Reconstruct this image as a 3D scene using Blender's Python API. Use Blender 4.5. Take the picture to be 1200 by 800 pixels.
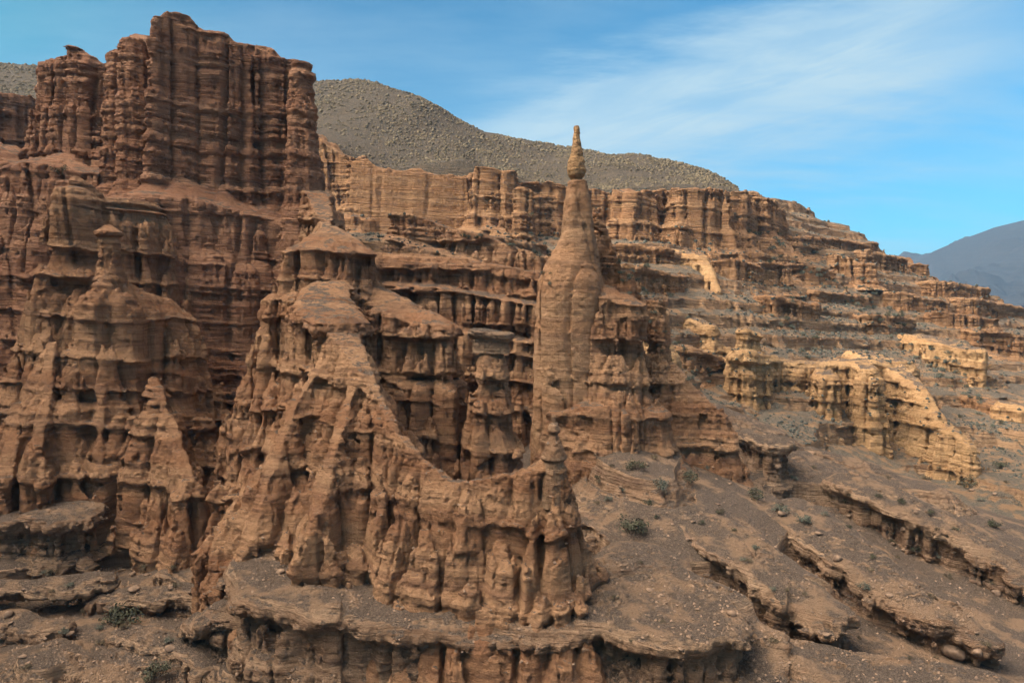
import bpy, math, random, time
import numpy as np
from concurrent.futures import ThreadPoolExecutor
T0 = time.time()
Q = 1.0                       # voxel size multiplier (1 = final)
R = math.radians
scene = bpy.context.scene
for o in list(bpy.data.objects):
    bpy.data.objects.remove(o)

# ------------------------------------------------------------------ camera
F_PX, PITCH = 811.0, math.atan(35 / 811.0)
cam_d = bpy.data.cameras.new("camera")
cam = bpy.data.objects.new("camera", cam_d)
scene.collection.objects.link(cam)
cam_d.sensor_width = 36.0
cam_d.lens = 36.0 * F_PX / 1200.0
cam_d.clip_start, cam_d.clip_end = 0.5, 20000.0
cam.location = (0, 0, 0)
cam.rotation_euler = (R(90) - PITCH, 0, 0)
scene.camera = cam

# ------------------------------------------------------------------ sky and sun
SUN_EL, SUN_AZ = R(24), R(238)          # azimuth clockwise from +Y (view direction)
world = bpy.data.worlds.new("World")
scene.world = world
world.use_nodes = True
def build_world():
    nt = world.node_tree
    for n in list(nt.nodes): nt.nodes.remove(n)
    N = lambda t: nt.nodes.new(t)
    L = nt.links.new
    out = N('ShaderNodeOutputWorld'); bg = N('ShaderNodeBackground')
    bg.inputs['Strength'].default_value = 0.12
    sky = N('ShaderNodeTexSky'); sky.sky_type = 'NISHITA'; sky.sun_disc = False
    sky.sun_elevation = SUN_EL; sky.sun_rotation = SUN_AZ
    sky.air_density = 1.0; sky.dust_density = 0.6; sky.ozone_density = 2.0
    tc = N('ShaderNodeTexCoord')
    # thin streaky cloud sheet: direction projected on a high plane, stretched along one axis
    sep = N('ShaderNodeSeparateXYZ'); L(tc.outputs['Generated'], sep.inputs[0])
    zc = N('ShaderNodeMath'); zc.operation = 'MAXIMUM'; L(sep.outputs[2], zc.inputs[0]); zc.inputs[1].default_value = 0.02
    za = N('ShaderNodeMath'); za.operation = 'ADD'; L(zc.outputs[0], za.inputs[0]); za.inputs[1].default_value = 0.12
    dx = N('ShaderNodeMath'); dx.operation = 'DIVIDE'; L(sep.outputs[0], dx.inputs[0]); L(za.outputs[0], dx.inputs[1])
    dy = N('ShaderNodeMath'); dy.operation = 'DIVIDE'; L(sep.outputs[1], dy.inputs[0]); L(za.outputs[0], dy.inputs[1])
    cmb = N('ShaderNodeCombineXYZ'); L(dx.outputs[0], cmb.inputs[0]); L(dy.outputs[0], cmb.inputs[1])
    mp = N('ShaderNodeMapping'); mp.inputs['Rotation'].default_value = (0, 0, R(-28)); mp.inputs['Scale'].default_value = (0.35, 1.0, 1)
    mp.inputs['Location'].default_value = (0.55, 0.2, 0)
    L(cmb.outputs[0], mp.inputs[0])
    n1 = N('ShaderNodeTexNoise'); n1.inputs['Scale'].default_value = 1.1; n1.inputs['Detail'].default_value = 7; n1.inputs['Roughness'].default_value = 0.55
    n1.inputs['Distortion'].default_value = 0.5
    L(mp.outputs[0], n1.inputs['Vector'])
    n2 = N('ShaderNodeTexNoise'); n2.inputs['Scale'].default_value = 4.0; n2.inputs['Detail'].default_value = 6; n2.inputs['Roughness'].default_value = 0.6
    L(mp.outputs[0], n2.inputs['Vector'])
    ad = N('ShaderNodeMath'); ad.operation = 'MULTIPLY_ADD'; L(n2.outputs[0], ad.inputs[0]); ad.inputs[1].default_value = 0.25; L(n1.outputs[0], ad.inputs[2])
    rp = N('ShaderNodeMapRange'); rp.interpolation_type = 'SMOOTHSTEP'
    rp.inputs['From Min'].default_value = 0.50; rp.inputs['From Max'].default_value = 0.86
    L(ad.outputs[0], rp.inputs['Value'])
    # more veil near the horizon
    hz = N('ShaderNodeMapRange'); hz.inputs['From Min'].default_value = 0.46; hz.inputs['From Max'].default_value = 0.05
    hz.inputs['To Min'].default_value = 0.0; hz.inputs['To Max'].default_value = 0.30
    L(sep.outputs[2], hz.inputs['Value'])
    mx = N('ShaderNodeMath'); mx.operation = 'MULTIPLY_ADD'; mx.use_clamp = True
    L(rp.outputs[0], mx.inputs[0]); mx.inputs[1].default_value = 0.30; L(hz.outputs[0], mx.inputs[2])
    # one broad veil of high cloud: its upper edge climbs to the right
    ysafe = N('ShaderNodeMath'); ysafe.operation = 'MAXIMUM'; L(sep.outputs[1], ysafe.inputs[0]); ysafe.inputs[1].default_value = .15
    aa = N('ShaderNodeMath'); aa.operation = 'DIVIDE'; L(sep.outputs[0], aa.inputs[0]); L(ysafe.outputs[0], aa.inputs[1])
    ee = N('ShaderNodeMath'); ee.operation = 'DIVIDE'; L(sep.outputs[2], ee.inputs[0]); L(ysafe.outputs[0], ee.inputs[1])
    l1 = N('ShaderNodeMath'); l1.operation = 'MULTIPLY_ADD'; L(aa.outputs[0], l1.inputs[0]); l1.inputs[1].default_value = -.29; L(ee.outputs[0], l1.inputs[2])
    l2 = N('ShaderNodeMath'); l2.operation = 'MULTIPLY_ADD'; L(n2.outputs[0], l2.inputs[0]); l2.inputs[1].default_value = .22; L(l1.outputs[0], l2.inputs[2])
    def ramp(src, a, b):
        r = N('ShaderNodeMapRange'); r.interpolation_type = 'SMOOTHSTEP'; r.inputs['From Min'].default_value = a; r.inputs['From Max'].default_value = b
        L(src, r.inputs['Value']); return r.outputs[0]
    def mul(a, b):
        r = N('ShaderNodeMath'); r.operation = 'MULTIPLY'; L(a, r.inputs[0])
        if isinstance(b, float): r.inputs[1].default_value = b
        else: L(b, r.inputs[1])
        return r.outputs[0]
    veil = mul(mul(ramp(l2.outputs[0], .47, .37), ramp(l2.outputs[0], .10, .34)), mul(ramp(aa.outputs[0], -.22, .12), ramp(aa.outputs[0], .85, .45)))
    cst = N('ShaderNodeCombineXYZ')
    q1 = N('ShaderNodeMath'); q1.operation = 'MULTIPLY_ADD'; L(ee.outputs[0], q1.inputs[0]); q1.inputs[1].default_value = .33; L(aa.outputs[0], q1.inputs[2])
    L(mul(q1.outputs[0], 1.6), cst.inputs[0]); L(mul(l1.outputs[0], 11.0), cst.inputs[1])
    n3 = N('ShaderNodeTexNoise'); n3.inputs['Scale'].default_value = 1.6; n3.inputs['Detail'].default_value = 7; n3.inputs['Roughness'].default_value = .62; n3.inputs['Distortion'].default_value = .6
    L(cst.outputs[0], n3.inputs['Vector'])
    sk = N('ShaderNodeMapRange'); sk.interpolation_type = 'SMOOTHSTEP'; sk.inputs['From Min'].default_value = .36; sk.inputs['From Max'].default_value = .66; sk.inputs['To Min'].default_value = .62; L(n3.outputs[0], sk.inputs['Value'])
    veil = mul(veil, sk.outputs[0])
    tint = N('ShaderNodeMix'); tint.data_type = 'RGBA'; tint.blend_type = 'MULTIPLY'; tint.inputs['Factor'].default_value = 1.0
    tint.inputs[7].default_value = (0.08, 0.74, 0.98, 1)
    L(sky.outputs[0], tint.inputs[6])
    teal = N('ShaderNodeMix'); teal.data_type = 'RGBA'; teal.blend_type = 'MULTIPLY'
    L(mul(ramp(aa.outputs[0], -.30, -.75), ramp(ee.outputs[0], .25, .42)), teal.inputs['Factor']); L(tint.outputs[2], teal.inputs[6]); teal.inputs[7].default_value = (.9, 1.25, .95, 1)
    tint = teal
    mix = N('ShaderNodeMix'); mix.data_type = 'RGBA'
    vm = N('ShaderNodeMath'); vm.operation = 'MULTIPLY_ADD'; vm.use_clamp = True; L(veil, vm.inputs[0]); vm.inputs[1].default_value = .85; L(mx.outputs[0], vm.inputs[2])
    L(vm.outputs[0], mix.inputs['Factor']); L(tint.outputs[2], mix.inputs[6])
    mix.inputs[7].default_value = (3.3, 4.5, 5.2, 1)
    # unseen bright overcast, added overhead and behind the camera to light the rocks
    mz = N('ShaderNodeMapRange'); mz.interpolation_type = 'SMOOTHSTEP'; mz.inputs['From Min'].default_value = .42; mz.inputs['From Max'].default_value = .75
    L(sep.outputs[2], mz.inputs['Value'])
    my = N('ShaderNodeMapRange'); my.interpolation_type = 'SMOOTHSTEP'; my.inputs['From Min'].default_value = .35; my.inputs['From Max'].default_value = -.35
    L(sep.outputs[1], my.inputs['Value'])
    m4 = N('ShaderNodeMath'); m4.operation = 'MULTIPLY'; L(my.outputs[0], m4.inputs[0]); m4.inputs[1].default_value = .3
    mm = N('ShaderNodeMath'); mm.operation = 'MAXIMUM'; L(mz.outputs[0], mm.inputs[0]); L(m4.outputs[0], mm.inputs[1])
    pz = N('ShaderNodeMapRange'); pz.inputs['From Min'].default_value = -.02; pz.inputs['From Max'].default_value = .08; L(sep.outputs[2], pz.inputs['Value'])
    m2 = N('ShaderNodeMath'); m2.operation = 'MULTIPLY'; L(mm.outputs[0], m2.inputs[0]); L(pz.outputs[0], m2.inputs[1])
    m3 = N('ShaderNodeMath'); m3.operation = 'MULTIPLY'; L(m2.outputs[0], m3.inputs[0]); m3.inputs[1].default_value = .9
    over = N('ShaderNodeMix'); over.data_type = 'RGBA'; L(m3.outputs[0], over.inputs['Factor']); L(mix.outputs[2], over.inputs[6])
    over.inputs[7].default_value = (4.2, 3.9, 3.6, 1)
    # bright glow added high behind the camera, an unseen second soft sun
    dn = N('ShaderNodeVectorMath'); dn.operation = 'DOT_PRODUCT'; dn.inputs[1].default_value = (-.46, -.14, .876); L(tc.outputs['Generated'], dn.inputs[0])
    gl = N('ShaderNodeMapRange'); gl.interpolation_type = 'SMOOTHSTEP'; gl.inputs['From Min'].default_value = .84; gl.inputs['From Max'].default_value = .99
    L(dn.outputs['Value'], gl.inputs['Value'])
    glow = N('ShaderNodeMix'); glow.data_type = 'RGBA'; L(gl.outputs[0], glow.inputs['Factor']); L(over.outputs[2], glow.inputs[6]); glow.inputs[7].default_value = (128, 110, 88, 1)
    over = glow
    L(over.outputs[2], bg.inputs['Color']); L(bg.outputs[0], out.inputs['Surface'])
build_world()
sun_d = bpy.data.lights.new("sun", 'SUN')
sun_d.energy = 2.4; sun_d.angle = R(2); sun_d.color = (1.0, 0.86, 0.68)
sun = bpy.data.objects.new("sun", sun_d)
scene.collection.objects.link(sun)
sun.rotation_euler = (R(90) - SUN_EL, 0, R(180) - SUN_AZ)
scene.view_settings.view_transform = 'Standard'
scene.view_settings.look = 'None'
scene.view_settings.exposure = 0.44
scene.cycles.diffuse_bounces = 1
scene.cycles.max_bounces = 4
scene.cycles.volume_bounces = 0
scene.view_settings.gamma = 1.0
scene.render.film_transparent = False

# ------------------------------------------------------------------ pixel of a 1200x800 photo -> point at depth Y
_cp, _sp = math.cos(PITCH), math.sin(PITCH)
def at(px, py, Y):
    a, b = (px - 600) / F_PX, -(py - 400) / F_PX
    dy, dz = _cp + b * _sp, -_sp + b * _cp
    return (a * Y / dy, Y, dz * Y / dy)

# ------------------------------------------------------------------ numpy noise
_rng = np.random.default_rng(11)
_VT = (_rng.random((64, 64, 64), dtype=np.float32) * 2 - 1).ravel()
_J = _rng.random((2, 256, 256), dtype=np.float32)
def vn(x, y, z):
    xi = np.floor(x); yi = np.floor(y); zi = np.floor(z)
    fx = x - xi; fy = y - yi; fz = z - zi
    fx = fx * fx * (3 - 2 * fx); fy = fy * fy * (3 - 2 * fy); fz = fz * fz * (3 - 2 * fz)
    xi = xi.astype(np.int32); yi = yi.astype(np.int32); zi = zi.astype(np.int32)
    x0 = (xi & 63) << 12; x1 = ((xi + 1) & 63) << 12
    y0 = (yi & 63) << 6; y1 = ((yi + 1) & 63) << 6
    z0 = zi & 63; z1 = (zi + 1) & 63
    t = _VT
    def lz(a):
        v = t[a + z0]
        return v + fz * (t[a + z1] - v)
    a = lz(x0 + y0); a = a + fy * (lz(x0 + y1) - a)
    b = lz(x1 + y0); b = b + fy * (lz(x1 + y1) - b)
    return a + fx * (b - a)
_J0, _J1 = _J[0].ravel(), _J[1].ravel()
_ID = _rng.random(65536, dtype=np.float32) * 2 - 1
def worley(x, y, ident=False):
    """F1, F2 of a jittered 2-D grid."""
    xi = np.floor(x).astype(np.int32); yi = np.floor(y).astype(np.int32)
    f1 = np.full(x.shape, 9.0, np.float32); f2 = f1.copy(); cid = np.zeros(x.shape, np.float32)
    for i in (-1, 0, 1):
        for j in (-1, 0, 1):
            cx = xi + i; cy = yi + j
            k = ((cx & 255) << 8) + (cy & 255)
            dx = cx + _J0[k] - x; dy = cy + _J1[k] - y
            d = dx * dx + dy * dy
            if ident: cid = np.where(d < f1, _ID[k], cid)
            f2 = np.minimum(f2, np.maximum(f1, d)); f1 = np.minimum(f1, d)
    return np.sqrt(f1), np.sqrt(f2), cid
def sstep(t):
    t = np.clip(t, 0, 1)
    return t * t * (3 - 2 * t)

# ------------------------------------------------------------------ the strata, the same beds through the whole canyon
DIPX, DIPY = 0.055, 0.0
Z0, DZ = -90.0, 0.05
_zn = int(260 / DZ)
_zt = Z0 + np.arange(_zn) * DZ
def _strata():
    r = random.Random(5)
    p = np.zeros(_zn, np.float32); o = np.zeros(_zn, np.float32); s = np.zeros(_zn, np.float32)
    z = Z0
    while z < Z0 + 260:                      # tiers: lip, undercut wall, talus foot
        h = r.uniform(3.2, 6.5)
        U = r.uniform(0.5, 1.25); ft = r.uniform(0.55, 0.8)
        m = (_zt >= z) & (_zt < z + h)
        q = 1 - (_zt[m] - z) / h             # 0 at the top of the tier
        p[m] = q
        o[m] = np.interp(q, [0, 0.05, 0.10, 0.2, ft, 1.0], [0.1, 0.25, -U * .75, -U, -U * .8, 0.15])
        z += h
    for (lo, hi, amp) in ((0.7, 1.8, 0.30), (0.25, 0.6, 0.20)):
        z = Z0
        while z < Z0 + 260:
            h = r.uniform(lo, hi); a = r.uniform(-1, 1) * amp
            m = (_zt >= z) & (_zt < z + h)
            q = (_zt[m] - z) / h
            s[m] += a * np.interp(q, [0, .15, .85, 1], [0.2, 1, 1, 0.2])
            z += h
    return p, o, s
TP, TO, TS = _strata()

class P:                                       # how a rock face is weathered
    def __init__(s, **k):
        s.cell = 3.2; s.carve = 1.6; s.wid = 0.40     # main gullies, top to bottom
        s.c2 = 1.35; s.a2 = 0.55; s.w0 = 0.55; s.w1 = 0.08   # cones and niches within one tier
        s.drip = 0.12; s.tier = 0.6; s.thin = 0.8; s.fb = 0.30; s.crag = 0.13
        s.warp = 1.0; s.step = 0.2; s.out = 0.5; s.pock = 0.7; s.crest = 2.5; s.grow = 0.25; s.deep = 9.0
        s.__dict__.update(k)

def detail(x, y, z, f, st, dep, p):
    k = 1.0 / 11
    n0 = vn(x * k, y * k, z * k)
    n1 = vn(x * .23 + 7.3, y * .23, z * .10); n2 = vn(x * .19, y * .19 + 19.1, z * .16)
    c = p.cell
    jx = vn(x / c * .8, y / c * .8, z / c * .20 + 3); jy = vn(x / c * .8 + 5, y / c * .8, z / c * .20)
    f1, f2, cid = worley((x + 0.34 * c * jx) / c, (y + 0.34 * c * jy) / c, True)
    top = sstep(dep / p.crest)
    low = .35 + .65 * sstep(dep / p.deep)
    m1 = vn(x * .9, y * .9, z * .9); m2 = vn(x * 2.1 + 9, y * 2.1, z * 2.6); m3 = vn(x * 4.7, y * 4.7 + 4, z * 5.5)
    zb = z + DIPX * x + DIPY * y + 1.3 * n0 * p.warp
    zs = zb + p.step * cid + .25 * m1
    i = np.clip(((zs - Z0) / DZ).astype(np.int32), 0, _zn - 1)
    i2 = np.clip(((zb + .15 * cid - Z0) / DZ).astype(np.int32), 0, _zn - 1)
    q = TP[i]
    lip = np.clip((q - 0.06) / 0.08, 0.15, 1)
    e = f2 - f1
    wid = p.wid * (1 + .5 * n2)
    main = p.carve * low * (.2 + .8 * top) * np.clip(1 - e / wid, 0, 1) * (.55 + .45 * lip)
    c2 = p.c2 * (1 + 0 * x)
    g1, g2, gid = worley((x + .5 * p.c2 * jx + .12 * m2) / c2 + 31, (y + .5 * p.c2 * jy + .12 * m3) / c2, True)
    w = (p.w0 * (1.0 - q) + p.w1) * (1 + 0.6 * n1)
    sub = p.a2 * (np.clip(1 - (g2 - g1) / np.maximum(w, .05), 0, 1) + .25 * gid) * lip * (.3 + .7 * top)
    bulge = -0.16 * p.carve * (1 - np.minimum(f1 * 1.25, 1)) - p.out * cid * top * np.minimum(e / .3, 1) - p.grow * top
    fine = 0
    if p.drip:
        h1, h2, _ = worley(x / .42 + .3 * jx, y / .42 + .3 * jy)
        fine = p.drip * (np.clip(1 - (h2 - h1) / .55, 0, 1) - .4) * lip * np.clip(1.1 - 1.2 * q, .1, 1)
    fb = .55 * n1 + .35 * m1 + .22 * m2 + .13 * m3
    crag = p.crag * (np.abs(m2) * 1.6 + np.abs(m3) * 1.1 + np.abs(m1) * 1.2 - .95)
    pk = vn(x * .95 + 3, y * .95, z * .55)
    pocket = p.pock * sstep((pk + .1 * m2 - .27) / .2) * np.clip((q - .05) / .08, 0, 1) * np.clip((.8 - q) / .3, 0, 1) * top
    vary = np.clip(.65 + 1.7 * n2, .1, 1.9)
    tiers = p.tier * TO[i] * vary * (.3 + .7 * top)
    thin = p.thin * TS[i2] * np.clip(.9 + 1.2 * jy, .1, 1.9)
    return f + st * (main + sub + fine + bulge + pocket - tiers - thin + crag) + p.fb * fb * (0.35 + 0.65 * st)

# ------------------------------------------------------------------ primitives of a rock body
class Ridge:
    """crest polyline [(px, py, Y, half width)], flank profile [(depth below crest, outward run)]"""
    def __init__(s, pts, prof, world=False, top=0.0):
        s.p = [(tuple(p[:3]) if world else at(*p[:3])) for p in pts]; s.hw = [p[3] for p in pts]
        d, e = zip(*prof); s.pd = np.array(d, np.float32); s.pe = np.array(e, np.float32); s.top = top
        if len(s.p) == 1: s.p = s.p * 2; s.hw = s.hw * 2
    def bounds(s):
        m = float(s.pe.max())
        a = np.array(s.p); h = max(s.hw) + m
        return a[:, 0].min() - h, a[:, 0].max() + h, a[:, 1].min() - h, a[:, 1].max() + h, a[:, 2].max()
    def plan(s, X, Y):
        D = np.full(X.shape, 1e9, np.float32); C = np.zeros(X.shape, np.float32)
        for k in range(len(s.p) - 1):
            (ax, ay, az), (bx, by, bz) = s.p[k], s.p[k + 1]
            ux, uy = bx - ax, by - ay; l2 = ux * ux + uy * uy
            t = np.clip(((X - ax) * ux + (Y - ay) * uy) / l2, 0, 1) if l2 > 1e-9 else np.zeros(X.shape)
            d = np.hypot(X - ax - t * ux, Y - ay - t * uy) - (s.hw[k] + t * (s.hw[k + 1] - s.hw[k]))
            c = az + t * (bz - az)
            m = d < D
            D = np.where(m, d, D).astype(np.float32); C = np.where(m, c, C).astype(np.float32)
        return D, C
    def field(s, X, Y, zz):
        X, Y = np.broadcast_arrays(X, Y)
        D, C = s.plan(X, Y)
        if s.top: C = C + s.top * vn(X.astype(np.float32) * .45, Y.astype(np.float32) * .45, np.float32(2.5) + 0 * X.astype(np.float32))
        zmax = float(s.pd[-1]); n = 512
        tab = np.interp(np.linspace(0, zmax, n), s.pd, s.pe).astype(np.float32)
        dep = C[:, :, None] - zz[None, None, :]
        i = np.clip(dep * (n - 1) / zmax, 0, n - 1.001); i0 = i.astype(np.int32); fr = i - i0
        e = tab[i0]; e += fr * (tab[np.minimum(i0 + 1, n - 1)] - e)
        e += np.minimum(dep, 0) * .6
        return np.maximum(D[:, :, None] - e, -dep), dep

class Slab(Ridge):
    """plan polygon [(px, py of the crest, Y)], flank profile as for Ridge"""
    def __init__(s, pts, prof, world=False, top=0.0):
        Ridge.__init__(s, [(*p[:3], 0.0) for p in pts], prof, world, top)
    def plan(s, X, Y):
        n = len(s.p); D = np.full(X.shape, 1e9); ins = np.zeros(X.shape, bool); W = np.zeros(X.shape); C = np.zeros(X.shape)
        for k in range(n):
            (ax, ay, az), (bx, by, bz) = s.p[k], s.p[(k + 1) % n]
            ux, uy = bx - ax, by - ay
            t = np.clip(((X - ax) * ux + (Y - ay) * uy) / (ux * ux + uy * uy), 0, 1)
            D = np.minimum(D, np.hypot(X - ax - t * ux, Y - ay - t * uy))
            if abs(uy) > 1e-9: ins ^= ((ay > Y) != (by > Y)) & (X < ux * (Y - ay) / uy + ax)
            w = 1 / ((X - ax) ** 2 + (Y - ay) ** 2 + .3) ** 2.2
            W += w; C += w * az
        return np.where(ins, -D, D).astype(np.float32), (C / W).astype(np.float32)

class Land:
    """height field through control points, as a solid"""
    def __init__(s, pts, world=False, smooth=0.0, tier=0.0, gully=0.0, noise=((30, 1.5), (11, .5))):
        s.p = np.array([(p if world else at(*p[:3])) for p in pts]); s.tier = tier; s.noise = noise; s.gully = gully
        P2 = s.p[:, :2]; n = len(P2)
        r2 = ((P2[:, None] - P2[None]) ** 2).sum(-1)
        K = np.where(r2 > 0, r2 * np.log(np.maximum(r2, 1e-9)) * .5, 0) + np.eye(n) * smooth
        A = np.zeros((n + 3, n + 3)); A[:n, :n] = K; A[:n, n] = 1; A[:n, n + 1:] = P2; A[n, :n] = 1; A[n + 1:, :n] = P2.T
        s.w = np.linalg.solve(A, np.concatenate([s.p[:, 2], np.zeros(3)]))
    def height(s, X, Y):
        X, Y = np.broadcast_arrays(X, Y)
        H = s.w[-3] + s.w[-2] * X + s.w[-1] * Y
        for (a, b, _), w in zip(s.p, s.w):
            r2 = np.maximum((X - a) ** 2 + (Y - b) ** 2, 1e-9)
            H = H + w * r2 * np.log(r2) * .5
        H = H.astype(np.float32)
        X = X.astype(np.float32); Y = Y.astype(np.float32)
        for k, (l, a) in enumerate(s.noise):
            H = H + a * vn(X / l, Y / l, np.float32(k * 7.7) + 0 * X)
        if s.gully:                              # shallow washes that run down the slope
            wx = X + 9 * vn(X / 30, Y / 30, np.float32(9.1) + 0 * X)
            H = H + s.gully * (np.minimum(np.abs(vn(wx / 17, Y / 75, np.float32(3.3) + 0 * X)) * 2.6, 1) - .6)
        if s.tier:                               # benches with steep risers where the hard beds crop out
            zs = H + DIPX * X + DIPY * Y + 1.0 * vn(X / 14, Y / 14, np.float32(1.3) + 0 * X)
            i = np.clip(((zs - Z0) / DZ).astype(np.int32), 0, _zn - 1)
            q = TP[i]; u = 1 - q                  # 0 at tier foot, 1 at its lip
            ramp = np.interp(u, [0, .72, .9, 1], [0, .42, 1.0, 1.03])
            # height of the tier = distance between neighbouring lips
            H = H + s.tier * (ramp - u) * TIERH[i]
        return H
    def field(s, X, Y, zz):
        H = s.height(X, Y)
        gx, gy = np.gradient(H)
        dx = float(X[1, 0] - X[0, 0]) if X.shape[0] > 1 else 1
        g = np.sqrt(1 + (gx * gx + gy * gy) / dx ** 2)
        return (zz[None, None, :] - H[:, :, None]) / g[:, :, None], None
def _tier_heights():
    h = np.zeros(_zn, np.float32)
    edges = np.where(np.diff(TP) > .5)[0]
    prev = 0
    for e in list(edges) + [_zn - 1]:
        h[prev:e + 1] = (e + 1 - prev) * DZ; prev = e + 1
    return h
TIERH = _tier_heights()

# ------------------------------------------------------------------ surface nets
def mesh_field(f, ox, oy, oz, h):
    s = f < 0
    c = np.zeros(tuple(n - 1 for n in f.shape), np.uint8)
    for a in (0, 1):
        for b in (0, 1):
            for d in (0, 1):
                c += s[a:a + c.shape[0], b:b + c.shape[1], d:d + c.shape[2]]
    I, J, K = np.nonzero((c > 0) & (c < 8))
    I = I.astype(np.int32); J = J.astype(np.int32); K = K.astype(np.int32)
    n = len(I)
    idx = np.full(c.shape, -1, np.int32); idx[I, J, K] = np.arange(n, dtype=np.int32)
    V = {}
    for a in (0, 1):
        for b in (0, 1):
            for d in (0, 1): V[a, b, d] = f[I + a, J + b, K + d]
    acc = np.zeros((n, 3), np.float32); cnt = np.zeros(n, np.float32)
    for ax in range(3):
        for u in (0, 1):
            for v in (0, 1):
                A = [u, v]; A.insert(ax, 0); B = [u, v]; B.insert(ax, 1)
                va, vb = V[tuple(A)], V[tuple(B)]
                m = (va < 0) != (vb < 0)
                t = np.where(m, va / np.where(m, va - vb, 1), 0)
                for q in range(3):
                    acc[:, q] += np.where(m, t if q == ax else A[q], 0)
                cnt += m
    co = acc / cnt[:, None]
    co[:, 0] = (co[:, 0] + I) * h + ox; co[:, 1] = (co[:, 1] + J) * h + oy; co[:, 2] = (co[:, 2] + K) * h + oz
    quads = []
    for ax in range(3):
        lo = [slice(1, -1)] * 3; hi = [slice(1, -1)] * 3
        lo[ax] = slice(0, -1); hi[ax] = slice(1, None)
        a = s[tuple(lo)]; b = s[tuple(hi)]
        off = [1, 1, 1]; off[ax] = 0
        for sgn, m in ((1, a & ~b), (-1, ~a & b)):
            i, j, k = np.nonzero(m)
            i = i + off[0]; j = j + off[1]; k = k + off[2]
            e1 = [0, 0, 0]; e2 = [0, 0, 0]; e1[(ax + 1) % 3] = 1; e2[(ax + 2) % 3] = 1
            def g(p, q): return idx[i - p * e1[0] - q * e2[0], j - p * e1[1] - q * e2[1], k - p * e1[2] - q * e2[2]]
            qd = [g(1, 1), g(0, 1), g(0, 0), g(1, 0)]
            if sgn < 0: qd = qd[::-1]
            quads.append(np.stack(qd, 1))
    return co, np.concatenate(quads)

def solve(body):
    """one rock body -> (verts, quads)"""
    prims, par, h, box, cuts, k = body['prims'], body['par'], body['h'] * Q, body.get('box'), body.get('cuts', ()), body.get('k', 1.0)
    if box is None:
        bs = np.array([p.bounds() for p in prims])
        x0, x1, y0, y1, zt = bs[:, 0].min(), bs[:, 1].max(), bs[:, 2].min(), bs[:, 3].max(), bs[:, 4].max()
        m = 1.6
        box = (x0 - m, x1 + m, y0 - m, y1 + m, body['zb'], zt + m)
        if 'y1' in body: box = box[:3] + (min(box[3], body['y1']),) + box[4:]
    x0, x1, y0, y1, zb, zt = box
    xs = np.arange(x0, x1, h, dtype=np.float32); ys = np.arange(y0, y1, h, dtype=np.float32); zz = np.arange(zb, zt, h, dtype=np.float32)
    X, Y = xs[:, None] + 0 * ys[None, :], ys[None, :] + 0 * xs[:, None]
    f = dep = None
    for p in prims:
        g, d = p.field(X, Y, zz)
        if f is None: f, dep = g.astype(np.float32), d
        else:
            if dep is not None and d is not None:
                m = g < f; dep[m] = d[m]
            hh = np.maximum(k - np.abs(f - g), 0)
            f = (np.minimum(f, g) - hh * hh * (.25 / k)).astype(np.float32)
    for c in cuts:
        f = np.maximum(f, -c.field(X, Y, zz)[0]).astype(np.float32)
    A = .6 + par.carve + par.a2 + par.tier * .7 + par.thin * .3 + par.pock * .4
    I, J, K = np.nonzero((f < A * .95) & (f > -A * 1.25))
    dl = dep.ravel() if dep is not None else None
    fl = f.ravel(); st2, st1 = f.shape[1] * f.shape[2], f.shape[2]
    lin = I * st2 + J * st1 + K
    new = np.empty(len(lin), np.float32); N = f.shape[2]
    kx = K + 0
    CH = 120000
    for a in range(0, len(lin), CH):
        sl = slice(a, a + CH)
        l = lin[sl]; kk = K[sl]
        up = np.minimum(kk + 1, N - 1) - kk; dn = kk - np.maximum(kk - 1, 0)
        fz = (fl[l + up] - fl[l - dn]) / (np.maximum(up + dn, 1) * h)
        st = 1 / (1 + .9 * np.maximum(fz, 0) ** 2 + .0)
        st = np.where(body.get('land', False), sstep((0.93 - np.clip(fz, 0, 1)) / .33), st).astype(np.float32)
        new[sl] = detail(xs[I[sl]], ys[J[sl]], zz[kk], fl[l], st, dl[l].astype(np.float32) if dl is not None else np.full(len(l), 9, np.float32), par)
    fl[lin] = new
    co, qd = mesh_field(f, x0, y0, zb, h)
    # leave out everything that only faces away below the ground: keep all, it is cheap
    return co, qd

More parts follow.
